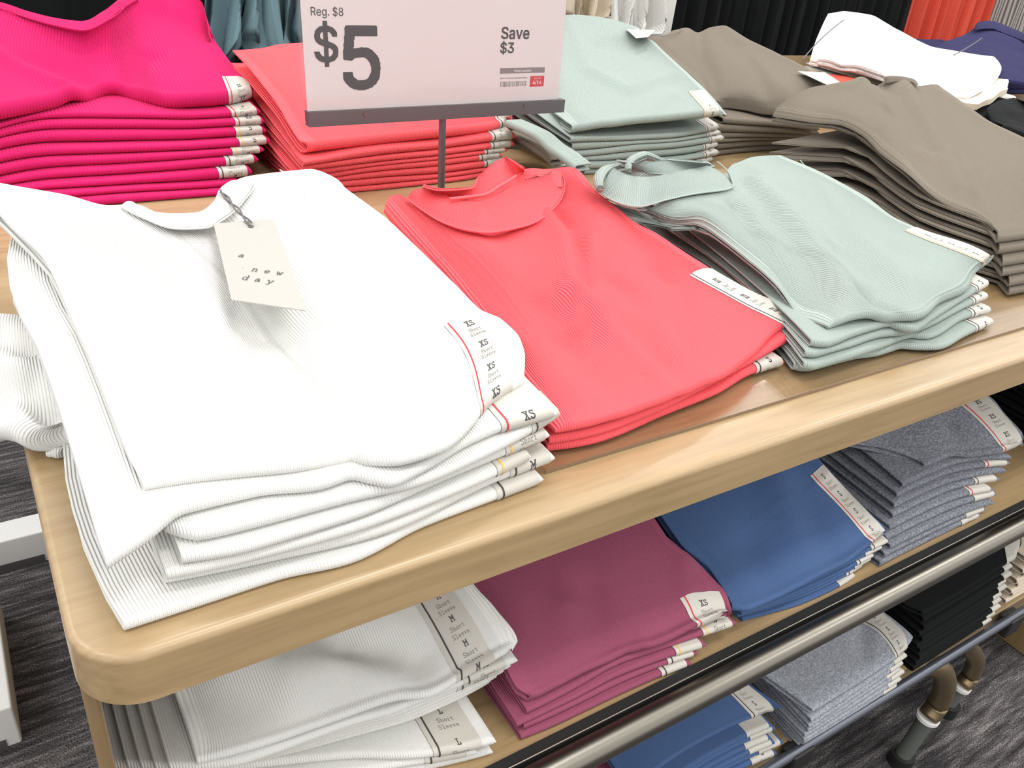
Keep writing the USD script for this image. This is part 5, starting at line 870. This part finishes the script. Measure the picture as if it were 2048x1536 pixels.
# ------------------------------------------------------------------ hanging clothes behind the table
def garment(name, label, group, mat, x0, x1, y, z1, z0, folds=4, amp=0.02, seed=0, flare=0.15, cat='garment', ruffle=0.0, hook=True):
    rng = np.random.default_rng(seed); n, m = 90, 40
    a = np.linspace(0, 2 * np.pi, n, endpoint=False); v = np.linspace(0, 1, m)
    cx, hw = (x0 + x1) / 2, (x1 - x0) / 2
    A, V = np.meshgrid(a, v, indexing='ij'); ph = rng.uniform(0, 6, 3)
    w = hw * (0.80 + flare * V + 0.2 * np.clip(V * 6, 0, 1)); w = w * np.where(V < 0.06, 0.45 + 0.55 * np.sqrt(np.clip(V / 0.06, 0, 1)), 1)
    d = 0.028 + 0.02 * V
    X = cx + w * np.cos(A); s = np.cos(A)
    wave = amp * (0.35 + 0.9 * V) * (np.sin(s * folds * 2.2 + ph[0]) + 0.5 * np.sin(s * folds * 4.1 + ph[1] + 2 * V))
    Yc = y + d * np.sign(np.sin(A)) * np.abs(np.sin(A)) ** 0.6 + wave
    Z = z1 - (z1 - z0) * V
    if ruffle:
        fr = np.maximum(0, V - 0.55) / 0.45
        Yc += ruffle * fr * np.sin(s * 16 + 5 * V + ph[2]); X += ruffle * 0.8 * fr * np.cos(s * 13 + 9 * V); Z += ruffle * 1.2 * fr * np.sin(s * 11 + ph[2])
    P = np.stack([X, Yc, Z], -1)
    V3 = np.vstack([P.reshape(-1, 3), P[:, 0].mean(0), P[:, -1].mean(0)]); f = []
    for i in range(n):
        k = (i + 1) % n
        j = np.arange(m - 1)
        f += [np.c_[i * m + j, i * m + j + 1, k * m + j + 1], np.c_[i * m + j, k * m + j + 1, k * m + j], [[n * m, i * m, k * m]], [[n * m + 1, k * m + m - 1, i * m + m - 1]]]
    f = np.vstack(f)
    t = thing(name, label, cat, group, (cx, y, z0))
    uv = np.vstack([np.stack([X, Z], -1).reshape(-1, 2), [[cx, z1], [cx, z0]]])
    mm = trimesh.Trimesh(V3, f, process=False)
    if mm.volume < 0: f = f[:, ::-1]
    put(t, 'garment_body', (V3, f), mat, True, uv)
    if hook:
        put(t, 'hanger_hook', tube([(cx, y, z1 - 0.02), (cx, y, z1 + 0.05), (cx + 0.012, y, z1 + 0.075), (cx, y, z1 + 0.092)], 0.002, 8, 20), M['tubemetal'], True)
    return t
RZ = 1.62
def rack(label, x0, x1, y):
    t = thing('garment_rack', label, 'garment rack', None, ((x0 + x1) / 2, y, 0))
    put(t, 'hanging_rail', tube([(x0, y, RZ), (x1, y, RZ)], 0.013, 16), M['fixturewhite'], 40)
    for x in (x0, x1):
        put(t, 'upright', bx((x - 0.022, y - 0.022, 0.03), (x + 0.022, y + 0.022, RZ + 0.02), 0.003), M['fixturewhite'], 30)
        put(t, 'foot', bx((x - 0.025, y - 0.25, 0), (x + 0.025, y + 0.25, 0.03), 0.003), M['fixturewhite'], 30)
rack('white garment rack with dark clothes behind the magenta and coral stacks', -0.62, 1.30, 1.80)
rack('long white garment rack behind the taupe stacks and far right table', 1.95, 5.0, 1.86)
names = ['at the far left edge', 'second from the left edge', 'behind the scooped magenta neckline', 'left of the slate blue ruffles']
for k in range(4):
    garment('hanging_garment', 'black garment hanging %s' % names[k], 'black clothes on the left rack', M['black'], -0.50 + 0.25 * k, -0.22 + 0.25 * k, 1.80 + 0.01 * (k % 2), RZ - 0.10, 0.62, 3, 0.012, 200 + k)
garment('hanging_garment', 'slate blue voile blouse with ruffles behind the back coral stack', 'slate blue blouses', M['teal'], 0.53, 0.66, 1.70, RZ - 0.10, 0.835, 4, 0.022, 210, ruffle=0.035)
garment('hanging_garment', 'darker slate blouse hanging left of the price sign', 'slate blue blouses', M['teal'], 0.66, 0.80, 1.74, RZ - 0.10, 0.83, 4, 0.022, 211, ruffle=0.035)
garment('hanging_garment', 'black garment hanging behind the price sign', 'black clothes on the left rack', M['black'], 0.50, 1.24, 1.85, RZ - 0.10, 0.62, 4, 0.012, 212)
for k, (x0, x1, mt, z0, lab) in enumerate(((1.40, 1.58, 'cream', 0.90, 'beige blouse hanging right of the price sign'), (1.56, 1.80, 'white', 0.86, 'white ruffled blouse hanging over the back mint stack'))):
    garment('hanging_garment', lab, 'pale blouses', M[mt], x0, x1, 1.70 + 0.02 * k, RZ - 0.10, z0, 4, 0.014, 220 + k, ruffle=0.03)
rack('low rack holding the pale blouses', 1.34, 1.86, 1.71)
for k in range(7):
    garment('hanging_garment', 'black garment, %s of the seven behind the taupe stacks' % ['first from the left', 'second from the left', 'third from the left', 'middle one', 'third from the right', 'second from the right', 'last on the right'][k],
            'black clothes on the middle rack', M['black'], 2.03 + 0.168 * k, 2.23 + 0.168 * k, 1.86 + 0.012 * (k % 2), RZ - 0.10, 0.60, 4, 0.014, 230 + k)
for k in range(3):
    garment('hanging_garment', 'orange red dress, %s of three on the far right rack' % ['left', 'middle', 'right'][k], 'orange red dresses', M['orange'], 3.24 + 0.175 * k, 3.44 + 0.175 * k, 1.86 + 0.012 * (k % 2), RZ - 0.10, 0.55, 4, 0.02, 250 + k)
for k in range(3):
    garment('hanging_garment', 'grey striped knit garment, %s of three on the far right rack' % ['left', 'middle', 'right'][k], 'striped knits', M['stripes'], 3.80 + 0.22 * k, 4.06 + 0.22 * k, 1.86 + 0.012 * (k % 2), RZ - 0.10, 0.6, 3, 0.02, 260 + k)
